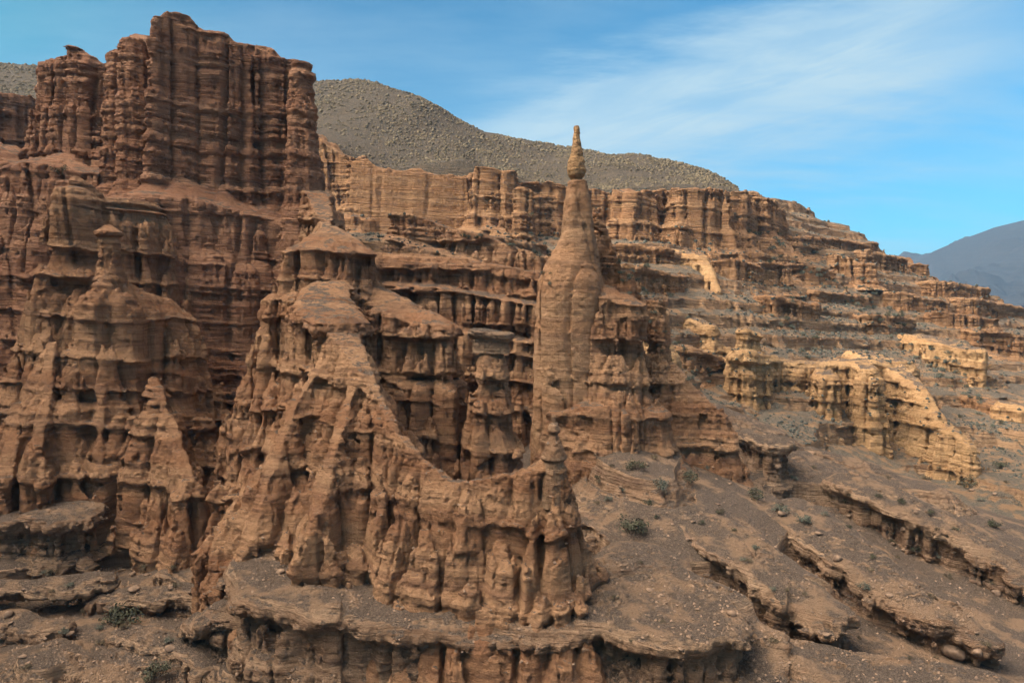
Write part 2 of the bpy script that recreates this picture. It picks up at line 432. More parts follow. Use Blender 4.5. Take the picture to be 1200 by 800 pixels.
# ------------------------------------------------------------------ materials
def mat_rock(name, base, pale, dark, gravel=(0.142, 0.106, 0.084), speck=1.0, gmin=0.80, gmax=0.93, bump=1.0, px=1.0, beds=1.0):
    m = bpy.data.materials.new(name); m.use_nodes = True
    nt = m.node_tree
    N = lambda t: nt.nodes.new(t); L = nt.links.new
    b = nt.nodes['Principled BSDF']; b.inputs['Roughness'].default_value = 0.95
    b.inputs['Specular IOR Level'].default_value = 0.15
    geo = N('ShaderNodeNewGeometry')
    def mapr(src, a, c, lo=0, hi=1, smooth=True):
        r = N('ShaderNodeMapRange'); r.interpolation_type = 'SMOOTHSTEP' if smooth else 'LINEAR'
        r.inputs['From Min'].default_value = a; r.inputs['From Max'].default_value = c
        r.inputs['To Min'].default_value = lo; r.inputs['To Max'].default_value = hi
        L(src, r.inputs['Value']); return r.outputs[0]
    def noise(scale, det=4, rough=.55, vec=None, dim='3D'):
        n = N('ShaderNodeTexNoise'); n.inputs['Scale'].default_value = scale; n.inputs['Detail'].default_value = det
        n.inputs['Roughness'].default_value = rough
        L(vec if vec is not None else geo.outputs['Position'], n.inputs['Vector']); return n.outputs[0]
    def mix(fac, a, c, blend='MIX'):
        x = N('ShaderNodeMix'); x.data_type = 'RGBA'; x.blend_type = blend
        if isinstance(fac, float): x.inputs['Factor'].default_value = fac
        else: L(fac, x.inputs['Factor'])
        for s, v in ((6, a), (7, c)):
            if isinstance(v, tuple): x.inputs[s].default_value = (*v, 1)
            else: L(v, x.inputs[s])
        return x.outputs[2]
    # dipped bed coordinate
    dip = N('ShaderNodeVectorMath'); dip.operation = 'DOT_PRODUCT'; dip.inputs[1].default_value = (DIPX, DIPY, 1)
    L(geo.outputs['Position'], dip.inputs[0])
    lown = noise(.09, 2)
    zs = N('ShaderNodeMath'); zs.operation = 'MULTIPLY_ADD'; L(lown, zs.inputs[0]); zs.inputs[1].default_value = 1.8; L(dip.outputs['Value'], zs.inputs[2])
    def bed(scale, det, xy=.02):
        sep = N('ShaderNodeSeparateXYZ'); L(geo.outputs['Position'], sep.inputs[0])
        mx = N('ShaderNodeMath'); mx.operation = 'MULTIPLY'; L(sep.outputs[0], mx.inputs[0]); mx.inputs[1].default_value = xy
        my = N('ShaderNodeMath'); my.operation = 'MULTIPLY'; L(sep.outputs[1], my.inputs[0]); my.inputs[1].default_value = xy
        c = N('ShaderNodeCombineXYZ'); L(mx.outputs[0], c.inputs[0]); L(my.outputs[0], c.inputs[1]); L(zs.outputs[0], c.inputs[2])
        return noise(scale, det, .6, c.outputs[0])
    b1 = bed(.35, 3); b2 = bed(1.9, 4, .06); b4 = bed(4.2 * min(1, px * 1.3), 3, .05)
    col = mix(mapr(b1, .40, .60), base, pale)
    col = mix(mapr(bed(.9, 2, .01), .56, .66, 0, .55), col, (base[0] * .80, base[1] * .86, base[2] * 1.05))
    col = mix(mapr(b4, .54, .66, 0, .5 * beds), col, dark)
    col = mix(mapr(b2, .50, .68, 0, .75), col, dark)
    mott = noise(.55, 6, .65)
    col = mix(mapr(mott, .35, .7, 0, .45), col, pale)
    # vertical wash streaks
    vs = N('ShaderNodeMapping'); vs.inputs['Scale'].default_value = (1.6, 1.6, .12); L(geo.outputs['Position'], vs.inputs[0])
    stv = noise(1.0, 5, .6, vs.outputs[0])
    col = mix(mapr(stv, .55, .75, 0, .5), col, dark)
    grain = noise(3.2 * px, 6, .75)
    col = mix(mapr(grain, .3, .72, .25, .0), col, dark)
    # gravel that lies on what is flat enough to hold it
    sepn = N('ShaderNodeSeparateXYZ'); L(geo.outputs['Normal'], sepn.inputs[0])
    gn = noise(.8, 5, .6)
    gsum = N('ShaderNodeMath'); gsum.operation = 'MULTIPLY_ADD'; L(gn, gsum.inputs[0]); gsum.inputs[1].default_value = .55; L(sepn.outputs[2], gsum.inputs[2])
    gm = mapr(gsum.outputs[0], gmin + .275, gmax + .275)
    vor = N('ShaderNodeTexVoronoi'); vor.inputs['Scale'].default_value = 11.0 * px; L(geo.outputs['Position'], vor.inputs['Vector'])
    vor2 = N('ShaderNodeTexVoronoi'); vor2.inputs['Scale'].default_value = 22.0 * px; L(geo.outputs['Position'], vor2.inputs['Vector'])
    sc = N('ShaderNodeSeparateColor'); L(vor.outputs['Color'], sc.inputs[0])
    sc2 = N('ShaderNodeSeparateColor'); L(vor2.outputs['Color'], sc2.inputs[0])
    gcol = mix(mapr(sc2.outputs[0], 0, 1, 0, 1, False), tuple(c * .6 for c in gravel), tuple(c * 1.35 for c in gravel))
    gcol = mix(mapr(sc.outputs[1], .86, .97, 0, .6 * speck), gcol, (.28, .21, .165))
    sand = noise(.35, 6, .62)
    gcol = mix(mapr(sand, .49, .60, 0, .9), gcol, tuple(.5 * (a + c) * .85 for a, c in zip(base, pale)))
    col = mix(gm, col, gcol)
    L(col, b.inputs['Base Color'])
    # bump
    bn = noise(2.4 * px, 9, .77)
    bb = N('ShaderNodeMath'); bb.operation = 'MULTIPLY_ADD'; L(b2, bb.inputs[0]); bb.inputs[1].default_value = 1.1 * beds; L(bn, bb.inputs[2])
    b5 = N('ShaderNodeMath'); b5.operation = 'MULTIPLY_ADD'; L(b4, b5.inputs[0]); b5.inputs[1].default_value = .8 * beds; L(bb.outputs[0], b5.inputs[2])
    bb = b5
    b3 = N('ShaderNodeMath'); b3.operation = 'MULTIPLY_ADD'; L(stv, b3.inputs[0]); b3.inputs[1].default_value = .7; L(bb.outputs[0], b3.inputs[2])
    bb = b3
    vd = N('ShaderNodeMath'); vd.operation = 'MULTIPLY'; L(vor.outputs['Distance'], vd.inputs[0]); L(gm, vd.inputs[1])
    bc = N('ShaderNodeMath'); bc.operation = 'MULTIPLY_ADD'; L(vd.outputs[0], bc.inputs[0]); bc.inputs[1].default_value = -.30; L(bb.outputs[0], bc.inputs[2])
    bf = N('ShaderNodeMath'); bf.operation = 'MULTIPLY_ADD'; L(noise(9.5 * px, 6, .72), bf.inputs[0]); bf.inputs[1].default_value = .32; L(bc.outputs[0], bf.inputs[2])
    bc = bf
    bp = N('ShaderNodeBump'); bp.inputs['Strength'].default_value = 1.0; bp.inputs['Distance'].default_value = .68 * bump
    L(bc.outputs[0], bp.inputs['Height']); L(bp.outputs[0], b.inputs['Normal'])
    return m
M = {}
M['rock'] = mat_rock('brown_sandstone', (.315, .155, .082), (.48, .28, .160), (.115, .060, .040), beds=.5)
M['red'] = mat_rock('red_sandstone', (.305, .148, .086), (.43, .235, .142), (.12, .054, .036))
M['gold'] = mat_rock('sunlit_gold_sandstone', (.40, .232, .112), (.50, .315, .165), (.22, .12, .06), px=.7, beds=.6)  # paler tan rock, with warm sunlight also put into its colour
M['pale'] = mat_rock('pale_sandstone', (.34, .20, .12), (.46, .30, .19), (.17, .095, .06), beds=.4)
M['spire'] = mat_rock('spire_sandstone', (.315, .172, .095), (.40, .245, .145), (.17, .09, .05), gmin=.9, gmax=1.0, beds=.45, bump=.6)
M['far'] = mat_rock('orange_sandstone', (.33, .170, .084), (.43, .250, .135), (.17, .085, .046), px=.5, bump=1.6)
M['land'] = mat_rock('stony_slope', (.30, .185, .118), (.42, .285, .19), (.14, .08, .052), gmin=.62, gmax=.84)
M['back'] = mat_rock('scrubby_slope', (.30, .175, .10), (.40, .255, .15), (.17, .095, .06), gravel=(.15, .125, .098), gmin=.5, gmax=.75, px=.5, bump=1.4)
M['mountain'] = mat_rock('mountain_rock', (.060, .056, .060), (.08, .075, .078), (.042, .04, .045), gravel=(.055, .053, .058), px=.02, bump=8, speck=0)
M['hill'] = mat_rock('scrub_hill', (.095, .072, .052), (.125, .096, .070), (.06, .048, .038), gravel=(.066, .055, .044), gmin=.3, gmax=.5, px=.4, bump=1.0)

# ------------------------------------------------------------------ object helpers
def link(o):
    scene.collection.objects.link(o); return o
def mesh_obj(name, co, qd, mat, base=None, parent=None, smooth=True):
    me = bpy.data.meshes.new(name)
    if base is not None: co = co - np.array(base, np.float32)
    n = len(co); m = len(qd); k = qd.shape[1]
    me.vertices.add(n); me.vertices.foreach_set('co', np.ascontiguousarray(co, np.float32).ravel())
    me.loops.add(m * k); me.loops.foreach_set('vertex_index', np.ascontiguousarray(qd, np.int32).ravel())
    me.polygons.add(m); me.polygons.foreach_set('loop_start', np.arange(0, m * k, k, dtype=np.int32))
    me.polygons.foreach_set('loop_total', np.full(m, k, np.int32))
    if smooth: me.polygons.foreach_set('use_smooth', np.ones(m, bool))
    me.materials.append(mat)
    me.update(calc_edges=True)
    o = link(bpy.data.objects.new(name, me))
    if parent is not None: o.parent = parent
    elif base is not None: o.location = base
    return o
def tag(o, label=None, cat=None, group=None, kind=None):
    if label: o['label'] = label
    if cat: o['category'] = cat
    if group: o['group'] = group
    if kind: o['kind'] = kind
    return o

BODIES = []
def body(name, mat, prims, par, h, zb=-34, thing=None, label=None, cat=None, group=None, kind=None, **k):
    BODIES.append(dict(name=name, mat=mat, prims=prims, par=par, h=h, zb=zb, thing=thing, label=label, cat=cat, group=group, kind=kind, **k))

# ------------------------------------------------------------------ the rock bodies
W_BIG = P(cell=2.6, carve=2.0, wid=.45, tier=.38, thin=.8, a2=.65, c2=1.1)
W_TOWER = P(cell=3.4, carve=1.0, wid=.25, c2=1.4, a2=.38, w0=.35, w1=.15, tier=.08, thin=1.15, out=.22, pock=.3, deep=3, drip=.1)
W_COL = P(cell=3.6, carve=.5, a2=.3, tier=.05, thin=.5, out=.1, pock=.2, drip=.1)
W_RIDGE = P(cell=2.1, carve=1.5, wid=.36, c2=.95, a2=.42, tier=.42, thin=.35, fb=.26, pock=.8, drip=.1, deep=7, out=.35)
W_BUTT = P(cell=3.5, carve=2.1, wid=.42, c2=1.4, a2=.55, tier=.42, thin=.5, pock=.6)
W_MASS = P(cell=2.3, carve=1.8, wid=.42, c2=1.0, a2=.6, tier=.4, thin=.6, pock=.7)
W_SPIRE = P(cell=3.4, carve=.5, wid=.12, c2=2, a2=.08, tier=.02, thin=.08, fb=.26, drip=0, out=.08, pock=.05, crag=.06, grow=.2)
W_FAR = P(cell=4.0, carve=1.5, wid=.4, c2=1.6, a2=.7, w0=.25, w1=.3, tier=.22, thin=1.1, fb=.4, out=.9, pock=.3, crest=1.0, drip=0, deep=2)
W_PLAIN = P(cell=7, carve=.6, wid=.15, a2=.15, tier=.05, thin=.25, fb=.3, out=.3, pock=.05, crest=1, drip=0)
W_FIN = P(cell=2.6, carve=1.5, wid=.4, c2=1.2, a2=.6, tier=.22, thin=.9, fb=.4, drip=0)
W_LAND = P(cell=2.6, carve=.6, a2=.3, tier=.6, thin=.5, fb=.32, drip=0, out=.2, grow=0)
W_BLAND = P(cell=3.6, carve=1.2, a2=.6, tier=.6, thin=1.3, fb=.55, step=.6, drip=0, grow=0)

# main tower, upper left
TW = [(0, 0), (14, .6), (22.5, 1.6), (25, 5.0), (31, 6.0), (33, 7.5), (43, 8.8), (46, 10), (60, 12)]
body('tower_wall', 'red', [Slab([(177, 17, 93), (205, 15, 95), (250, 31, 97), (290, 52, 99), (293, 88, 110), (190, 66, 107)], TW, top=.35), Ridge([(288, 58, 104, 2.5), (300, 60, 105, 2.5)], TW)], W_TOWER, .17, thing='rock_tower',
     label='tallest reddish cliff tower, broad flat-faced wall of thin beds against the sky', cat='rock tower')
body('side_tower', 'red', [Slab([(299, 51, 100), (348, 70, 101), (352, 95, 110), (303, 80, 110)], TW, top=.35)], W_TOWER, .17, thing='rock_tower')
body('column', 'red', [Ridge([(354, 74, 99.5, 1.7)], [(0, 0), (20, 1.2), (24, 2.4), (40, 6), (50, 8)])], W_COL, .17, thing='rock_tower')
body('column', 'red', [Ridge([(160, 50, 98, 1.9), (172, 40, 102, 1.9)], [(0, 0), (20, 1.4), (24, 4), (50, 9)])], W_COL, .17, thing='rock_tower')
body('column', 'red', [Ridge([(142, 62, 101, 1.7), (152, 55, 105, 2)], [(0, 0), (19, 1.4), (24, 4), (50, 9)])], W_COL, .17, thing='rock_tower')

body('rock_tower', 'red', [Slab([(44, 72, 109), (76, 66, 106), (80, 53, 106), (126, 74, 105), (130, 97, 114), (50, 97, 118)], [(0, 0), (9, 1.0), (16, 3.0), (18, 7), (26, 9), (40, 14), (60, 20)], top=.3), Ridge([(83, 52, 106, .8), (104, 66, 106, .9)], [(0, 0), (3, .6), (14, 1.5)])], P(cell=2.5, carve=1.3, wid=.3, c2=1.2, a2=.4, tier=.1, thin=.8, out=.3, pock=.3, deep=3), .2,
     label='lower slanting red tower left of the tallest tower, its top rising to a sharp corner', cat='rock tower')
body('cliff', 'red', [Ridge([(-90, 120, 112, 5), (10, 175, 112, 4), (70, 215, 104, 3)], [(0, 0), (8, 1.5), (9, 4), (15, 5), (17, 8), (30, 11), (50, 17)], top=.8)], W_BIG, .22,
     label='dark layered cliff at the far left, sagging beds below the slanting tower', cat='cliff')

body('cliff', 'red', [Slab([(-140, 100, 122), (-20, 108, 124), (36, 112, 128), (50, 128, 138), (-140, 112, 140)], [(0, 0), (8, 1), (14, 2.2), (15, 4), (22, 6), (40, 12)], top=.8)], W_TOWER, .26,
     label='shaded red cliff at the left edge behind the slanting tower, capped by the scrub hill', cat='cliff', zb=-10)
# left buttress
body('buttress_wall', 'rock', [
    Ridge([(88, 207, 80, .35), (120, 232, 83, 1.2), (170, 238, 88, 1.5)], [(0, 0), (1.2, .5), (1.4, 1.2), (3.2, 2.2), (3.6, 2.4), (9, 3.2), (14, 4.5), (22, 7.0), (34, 12), (45, 16)]),
], W_BUTT, .15, thing='rock_buttress', label='huge brown pyramid buttress on the left, ribbed and stepped with a knobbed peak', cat='rock buttress')
body('terrace', 'rock', [
    Ridge([(122, 318, 72.5, .3), (150, 335, 75, .6), (190, 350, 80, 1)], [(0, 0), (3.4, 2.7), (3.7, 2.9), (8, 3.5), (9.4, 4.6), (13, 5.3), (14, 6.2), (22, 9), (30, 13)]),
], W_BUTT, .14, thing='rock_buttress')
body('rib', 'rock', [
    Ridge([(60, 400, 70, .5), (45, 520, 64, .5)], [(0, 0), (5, 2), (10, 3.5), (16, 6)]),
    Ridge([(20, 470, 68, .5), (5, 560, 63, .5)], [(0, 0), (5, 1.8), (10, 3.5), (16, 6)]),
], W_BUTT, .14, thing='rock_buttress')
body('rib', 'rock', [
    Ridge([(118, 450, 68, .4), (116, 545, 65, .3)], [(0, 0), (5, 1.8), (10, 3.2), (16, 5)]),
    Ridge([(180, 440, 68, .5), (220, 560, 62, .5)], [(0, 0), (5, 1.8), (10, 3.5), (16, 5)]),
], W_BUTT, .14, thing='rock_buttress')
body('hoodoo', 'rock', [Ridge([(127, 264, 73.5, .25)], [(0, 0), (.7, 1.1), (1.1, 1.15), (1.3, .75), (4.2, .95), (7, 1.5)])], P(cell=1.4, carve=.3, a2=.12, tier=.08, thin=.25, fb=.16, drip=.05, pock=.1, grow=.1, out=.1), .12, thing='rock_buttress', zb=-8)

# middle massif
body('massif_wall', 'rock', [
    Ridge([(372, 222, 98, 2.0), (380, 254, 84, .8), (386, 272, 77, .6)], [(0, 0), (6, 1.5), (12, 3), (20, 6), (30, 10)]),
    Ridge([(388, 264, 76, .5)], [(0, 0), (2.9, 4.3), (3.3, 4.8), (3.6, 4.7), (6, 5.0), (7.5, 5.8), (8.3, 6.8), (8.6, 6.7), (16, 8.4), (18, 9.6), (26, 12), (30, 15)]),
], W_MASS, .145, thing='rock_massif', label='stepped brown massif in the middle with gravel-roofed ledges, left of the pointed spire', cat='rock massif')
body('terrace', 'rock', [
    Ridge([(400, 318, 77, 1.0), (450, 340, 74, .8), (500, 362, 71, .5)], [(0, 0), (1.6, 2.6), (1.9, 2.8), (7, 3.2), (8, 4.4), (14, 5.2), (20, 7.5)]),
], W_MASS, .14, thing='rock_massif')
body('spur', 'rock', [
    Ridge([(385, 330, 70, 1.5), (378, 352, 65, 2.0), (398, 372, 59.5, 1.9)], [(0, 0), (.5, .8), (1.4, 1.0), (1.8, .6), (4.5, 1.0), (8, 3.0), (13, 5.5), (20, 8.5)]),
], W_MASS, .12, thing='rock_massif')
# front ridge
FR = [(0, 0), (1.2, .5), (3, 1.1), (7.4, 3.0), (12, 6.0), (17, 10.0)]
body('fluted_wall', 'rock', [
    Ridge([(402, 388, 57, 1.3), (432, 440, 53, .5), (466, 507, 49.5, .25), (500, 541, 47.5, .25), (530, 565, 46.5, .25), (565, 561, 46, .25), (606, 553, 46, .3), (645, 540, 46, .45), (668, 572, 46.6, .4), (684, 640, 47, .4)], FR),
    Ridge([(649, 541, 45.8, .55)], [(0, 0), (1.5, .35), (4, .7), (7, 1.1), (9, 1.4), (12, 1.8)]),
    Ridge([(620, 556, 45.6, .3)], [(0, 0), (3, .7), (8, 1.6), (11, 2)]),
], W_RIDGE, .09, thing='rock_ridge', label='fluted brown ridge across the foreground, its sagging crest running down to a small knob', cat='rock ridge', zb=-27)
body('rib', 'rock', [
    Ridge([(390, 400, 57, .8), (345, 470, 54, .4), (312, 560, 51, .4), (286, 645, 49, .4)], [(0, 0), (3, 1.1), (8, 2.4), (12, 3.8)]),
], W_RIDGE, .1, thing='rock_ridge', zb=-27)
body('rib', 'rock', [
    Ridge([(420, 430, 54, .5), (390, 520, 49.5, .4), (372, 600, 46.5, .4)], [(0, 0), (3, .8), (8, 2.2), (12, 4.5)]),
], W_RIDGE, .09, thing='rock_ridge', zb=-27)
body('hoodoo', 'pale', [Ridge([(649, 486, 45.6, .06)], [(0, 0), (.1, .10), (.3, .12), (.5, .07), (.62, .26), (.9, .42), (1.15, .40), (1.35, .26), (1.6, .36), (2.3, .66), (2.9, .80), (3.05, .60), (3.6, .62), (4.6, .8)])], P(cell=1.0, carve=.12, c2=.5, a2=.05, tier=.02, thin=.06, fb=.09, drip=.03, pock=0, grow=.03, out=.03, crag=.06, crest=.5), .05,
     label='small knobbed hoodoo with a pebble on top, standing on the foreground ridge', cat='hoodoo', zb=-13)
body('rock_ledge', 'land', [
    Ridge([(310, 655, 49, 2.2), (335, 680, 46, 2.9), (400, 688, 45, 3.0), (470, 706, 44.4, 2.2), (560, 716, 44, 2.0), (640, 710, 44.4, 3.0), (720, 690, 45.5, 4.0), (790, 712, 44, 4.2)], [(0, 0), (.8, .7), (1.2, .75), (1.6, -.1), (3.6, 0), (4.4, .7), (5, .8), (5.4, .3), (10, 1.5)], top=.4)],
     P(cell=2.0, carve=.9, c2=.9, a2=.35, tier=.2, thin=.25, fb=.38, drip=.14, out=.4), .1, label='gravel-topped ledge with an undercut fluted face below the foreground ridge', cat='rock ledge', zb=-27)

# amphitheatre behind the ridge
body('cliff', 'rock', [
    Ridge([(440, 296, 95, 1.2), (520, 300, 96, 1.2), (620, 318, 95, 1.5)], [(0, 0), (1.5, 1.2), (4, 1.6), (4.6, 3.2), (9, 3.8), (9.8, 4.8), (16, 5.6), (30, 8)]),
    Ridge([(470, 250, 118, 2), (560, 275, 115, 2), (640, 300, 112, 2)], [(0, 0), (4, 1), (5, 3), (9, 4), (12, 8), (20, 12)]),
], W_BIG, .16, label='shadowed amphitheatre cliff of dark tiered beds between the massif and the spire', cat='cliff')
body('stem', 'rock', [Ridge([(577, 391, 66, .6)], [(0, 0), (4, 1.1), (8, 1.7), (13, 2.9), (18, 4)]), Ridge([(590, 470, 65.5, .4)], [(0, 0), (6, 1.2), (12, 2.6)])], P(cell=1.7, carve=.9, c2=.8, a2=.3, tier=.3, thin=.5, fb=.26, drip=.1), .13,
     thing='hoodoo', label='tall hoodoo with a flat caprock slab, standing in the dark amphitheatre', cat='hoodoo', zb=-24)
body('cap_slab', 'land', [Ridge([(563, 384, 66, .75), (589, 388, 65.6, .7)], [(0, 0), (.25, .5), (.7, .45), (1.0, 0)])], P(cell=2, carve=.1, a2=.04, tier=0, thin=.1, fb=.14, drip=0, pock=0, out=.1, grow=.05), .1, thing='hoodoo', zb=-4)

# the spire
u = 75 / F_PX
def diamond(px, py, Y, r, deg):
    x, y, z = at(px, py, Y)
    return [(600 + F_PX * (x + r * math.cos(R(deg + a))) / (Y + r * math.sin(R(deg + a))), 365 - (365 - py) * Y / (Y + r * math.sin(R(deg + a))), Y + r * math.sin(R(deg + a))) for a in (0, 72, 144, 216, 288)]
def widths(y0, rows): return [((y - y0) * u, w * u) for y, w in rows]
body('balanced_rock', 'gold', [Slab(diamond(676.5, 147, 75, .22, 50), widths(147, [(146, .6), (151, 1.4), (165, 2.6), (178, 5.0), (190, 7.8), (199, 9.4), (204, 8.6), (209, 4.8), (213, 2.0), (217, -6)]))],
     P(cell=2.4, carve=.12, a2=.03, tier=0, thin=.04, fb=.1, drip=0, out=.02, pock=0, crag=.07, crest=.4, grow=.05), .08, label='slender pointed golden rock balanced on the tip of the tall spire', cat='balanced rock', zb=13.0)
body('spire_column', 'spire', [Slab(diamond(677.5, 211, 75, .75, 25), widths(211, [(211, 1), (213, 4), (235, 6.5), (262, 9), (290, 12.5), (330, 18), (380, 24), (540, 32)])), Slab(diamond(669, 262, 75, 1.1, 10), widths(262, [(262, -9), (280, 1), (297, 11), (312, 20), (328, 26), (350, 29), (400, 31), (480, 32), (540, 35)])), Ridge([(686, 232, 75.6, .3), (693, 275, 76, .5)], [(0, 0), (4, .5), (8, 1.3), (20, 2.5)])],
     W_SPIRE, .13, k=.35, thing='rock_spire', label='tall smooth pointed spire in the centre, rising above the rear cliffs', cat='rock spire', zb=-22)
body('shoulder', 'rock', [
    Ridge([(702, 248, 78, .8), (716, 285, 78, .9), (728, 318, 78, 1.2)], [(0, 0), (5, .7), (10, 1.6), (20, 3.5)]),
    Ridge([(712, 333, 74.5, .3), (728, 342, 74.2, .5)], [(0, 0), (1.5, 2.4), (1.8, 2.5), (7, 2.4), (12, 3.2), (18, 5)]),
    Ridge([(770, 352, 79, 1.1)], [(0, 0), (7, .3), (12, 1.5)]),
    Ridge([(790, 425, 78, .5), (815, 455, 77, .6), (840, 478, 76, .6)], [(0, 0), (2, 1.0), (6, 2.4), (10, 4)]),
], P(cell=2.0, carve=1.1, c2=.9, a2=.4, tier=.45, thin=.6, fb=.26, drip=.1), .13, thing='rock_spire', zb=-22)
body('rib', 'rock', [
    Ridge([(703, 362, 71.6, .15)], [(0, 0), (4, .9), (9.5, 2.3), (10, 2.9), (14, 3.6)]),
    Ridge([(722, 395, 70.6, .15)], [(0, 0), (4, 1.2), (7, 2.2), (7.4, 2.8), (12, 3.4)]),
    Ridge([(750, 400, 73, .2)], [(0, 0), (4, 1.2), (7, 2.0), (12, 3.2)]),
    Ridge([(660, 480, 71.5, 1.5), (700, 474, 70, 1.6), (760, 480, 71.5, 2.0)], [(0, 0), (.5, .35), (1, .25), (3.5, .6), (6, 2)]),
], P(cell=1.5, carve=.8, c2=.7, a2=.25, tier=.25, thin=.35, fb=.22, drip=.08), .12, thing='rock_spire', zb=-22)

# rear cliff band
RC = [(0, 0), (12, 1.5), (17, 3.2), (19, 6.5), (23, 8), (26, 14), (34, 22)]
def rear(name, pts, label, par=W_FAR, prof=RC, h=.36, cat='cliff', zb=-5, mat='far', **k):
    body(name, mat, [(Slab if len(pts) > 3 else Ridge)(pts, prof, top=1.0)], par, h, zb=zb, label=label, cat=cat, **k)
rear('cliff', [(372, 158, 212, 5), (412, 186, 208, 5)], 'narrow orange cliff just right of the tallest tower, under the scrub hill')
rear('cliff', [(412, 188, 202), (470, 198, 201), (548, 206, 202), (548, 216, 216), (412, 200, 216)], 'smooth plain orange cliff wall beneath the scrub hill', W_PLAIN, [(0, 0), (20, 1.5), (24, 5), (34, 16)])
rear('rock_buttress', [(556, 193, 195), (606, 200, 196), (606, 214, 216), (560, 206, 216)], 'square orange buttress jutting from the rear cliff left of the spire', cat='rock buttress')
rear('rock_buttress', [(612, 222, 193, 2.2)], 'cone-footed orange buttress left of the spire, second from the square one', prof=[(0, 0), (10, 1), (18, 3.2), (24, 8)], cat='rock buttress')
rear('cliff', [(535, 204, 204), (600, 212, 205), (725, 222, 205), (725, 232, 222), (535, 214, 222)], 'recessed orange cliff directly behind the tip of the spire')
rear('cliff', [(765, 222, 203), (880, 226, 206), (880, 234, 222), (765, 232, 222)], 'shaded orange cliff strip set back between the columned buttresses')
rear('rock_buttress', [(718, 221, 199), (742, 221, 194), (772, 223, 197), (772, 234, 216), (716, 232, 216)], 'first columned orange buttress right of the spire in the rear cliff', cat='rock buttress')
rear('rock_buttress', [(778, 220, 197), (800, 219, 192), (848, 221, 196), (850, 232, 215), (778, 232, 215)], 'broad columned orange buttress in the middle of the rear cliff right of the spire', cat='rock buttress')
rear('rock_buttress', [(862, 226, 208, 3.6)], 'narrow orange buttress at the right end of the columned rear cliff', cat='rock buttress')
rear('rock_tower', [(874, 223, 224), (898, 230, 220), (922, 244, 226), (918, 254, 240), (872, 234, 240)], 'isolated rounded orange block on the skyline at the right end of the cliff', prof=[(0, 0), (11, 1.5), (14, 4), (20, 10)], cat='rock tower')
rear('cliff', [(1055, 303, 268, 5), (1070, 312, 262, 5)], 'last stepped cliff end on the right skyline before the blue mountain', prof=[(0, 0), (4, 1), (4.6, 3), (10, 4), (14, 12)])

# golden fins on the right
FIN = [(0, 0), (1.2, .9), (2.0, 1.1), (8, 1.5), (14, 2.6), (22, 5)]
def fin(pts, label, prof=FIN, h=.24, cat='rock fin', name='rock_fin', zb=-36, mat='gold', par=W_FIN):
    body(name, mat, [Ridge(pts, prof, top=.5)], par, h, zb=zb, label=label, cat=cat, group='golden fins on the right slope')
fin([(915, 425, 146, 2.5), (872, 408, 134, 2.1)], 'broad rounded golden fin at the left of the fin row, with a knob on top')
body('knob', 'gold', [Ridge([(872, 384, 138, .9), (884, 389, 139, .9)], [(0, 0), (1, 1.0), (1.4, .6), (4, 1.4), (8, 3)])], W_FIN, .2, thing=None, label='small flat-topped knob of rock on the broad golden fin', cat='rock knob', zb=-12)
body('cliff', 'gold', [Ridge([(862, 418, 143, 2.5), (930, 424, 144, 3.0), (1000, 420, 147, 3.2), (1050, 424, 149, 3.0)], [(0, 0), (1, .9), (2, 1.1), (9, 1.6), (16, 3), (24, 6)], top=.8)], W_FIN, .26, label='golden fluted cliff band running behind the row of fins, its gravel roof facing the sky', cat='cliff', zb=-36)
fin([(962, 424, 148, 1.6), (968, 437, 135, 1.3)], 'slim golden fin, second of the row, right of the broad knobbed fin')
fin([(1004, 420, 150, 1.6), (1018, 430, 134, 1.3)], 'golden fin with a flat pale roof, third of the row, beside the dark cleft')
fin([(1010, 410, 158, 3), (1056, 432, 142, 1.6), (1082, 455, 134, .7), (1106, 492, 128, .4), (1132, 512, 123, .7)], 'sharp sunlit golden fin at the right of the row, ending in a low fluted nose', [(0, 0), (1.2, 1.0), (8, 2.4), (14, 4.5), (22, 8)])
fin([(792, 292, 182, 2.4), (824, 300, 172, 1.0), (842, 338, 165, .4)], 'steep sunlit fin standing on the bench below the columned rear cliff', [(0, 0), (1, .8), (9, 2.2), (13, 4), (20, 8)], .3)
fin([(1075, 392, 184, 4), (1140, 408, 168, 2.6)], 'low golden fin with a bright nose near the right edge, above the blocky ledges', h=.3)
fin([(1185, 470, 150, 2.5), (1215, 480, 148, 3)], 'cut-off tan block at the right edge of the slope', h=.3)
fin([(700, 352, 130, 1.5), (765, 372, 118, 1.2)], 'thin tan ledge behind the spire shoulder', h=.25, prof=[(0, 0), (1, 1), (4, 1.4), (8, 4)], name='rock_ledge', cat='rock ledge')
fin([(815, 372, 150, 1.6), (832, 380, 147, 1.2)], 'little pyramid-shaped tan outcrop in the scrubby gully right of the spire', h=.25, prof=[(0, 0), (1, 1), (3, 1.4), (8, 4)], name='rock_outcrop', cat='rock outcrop')

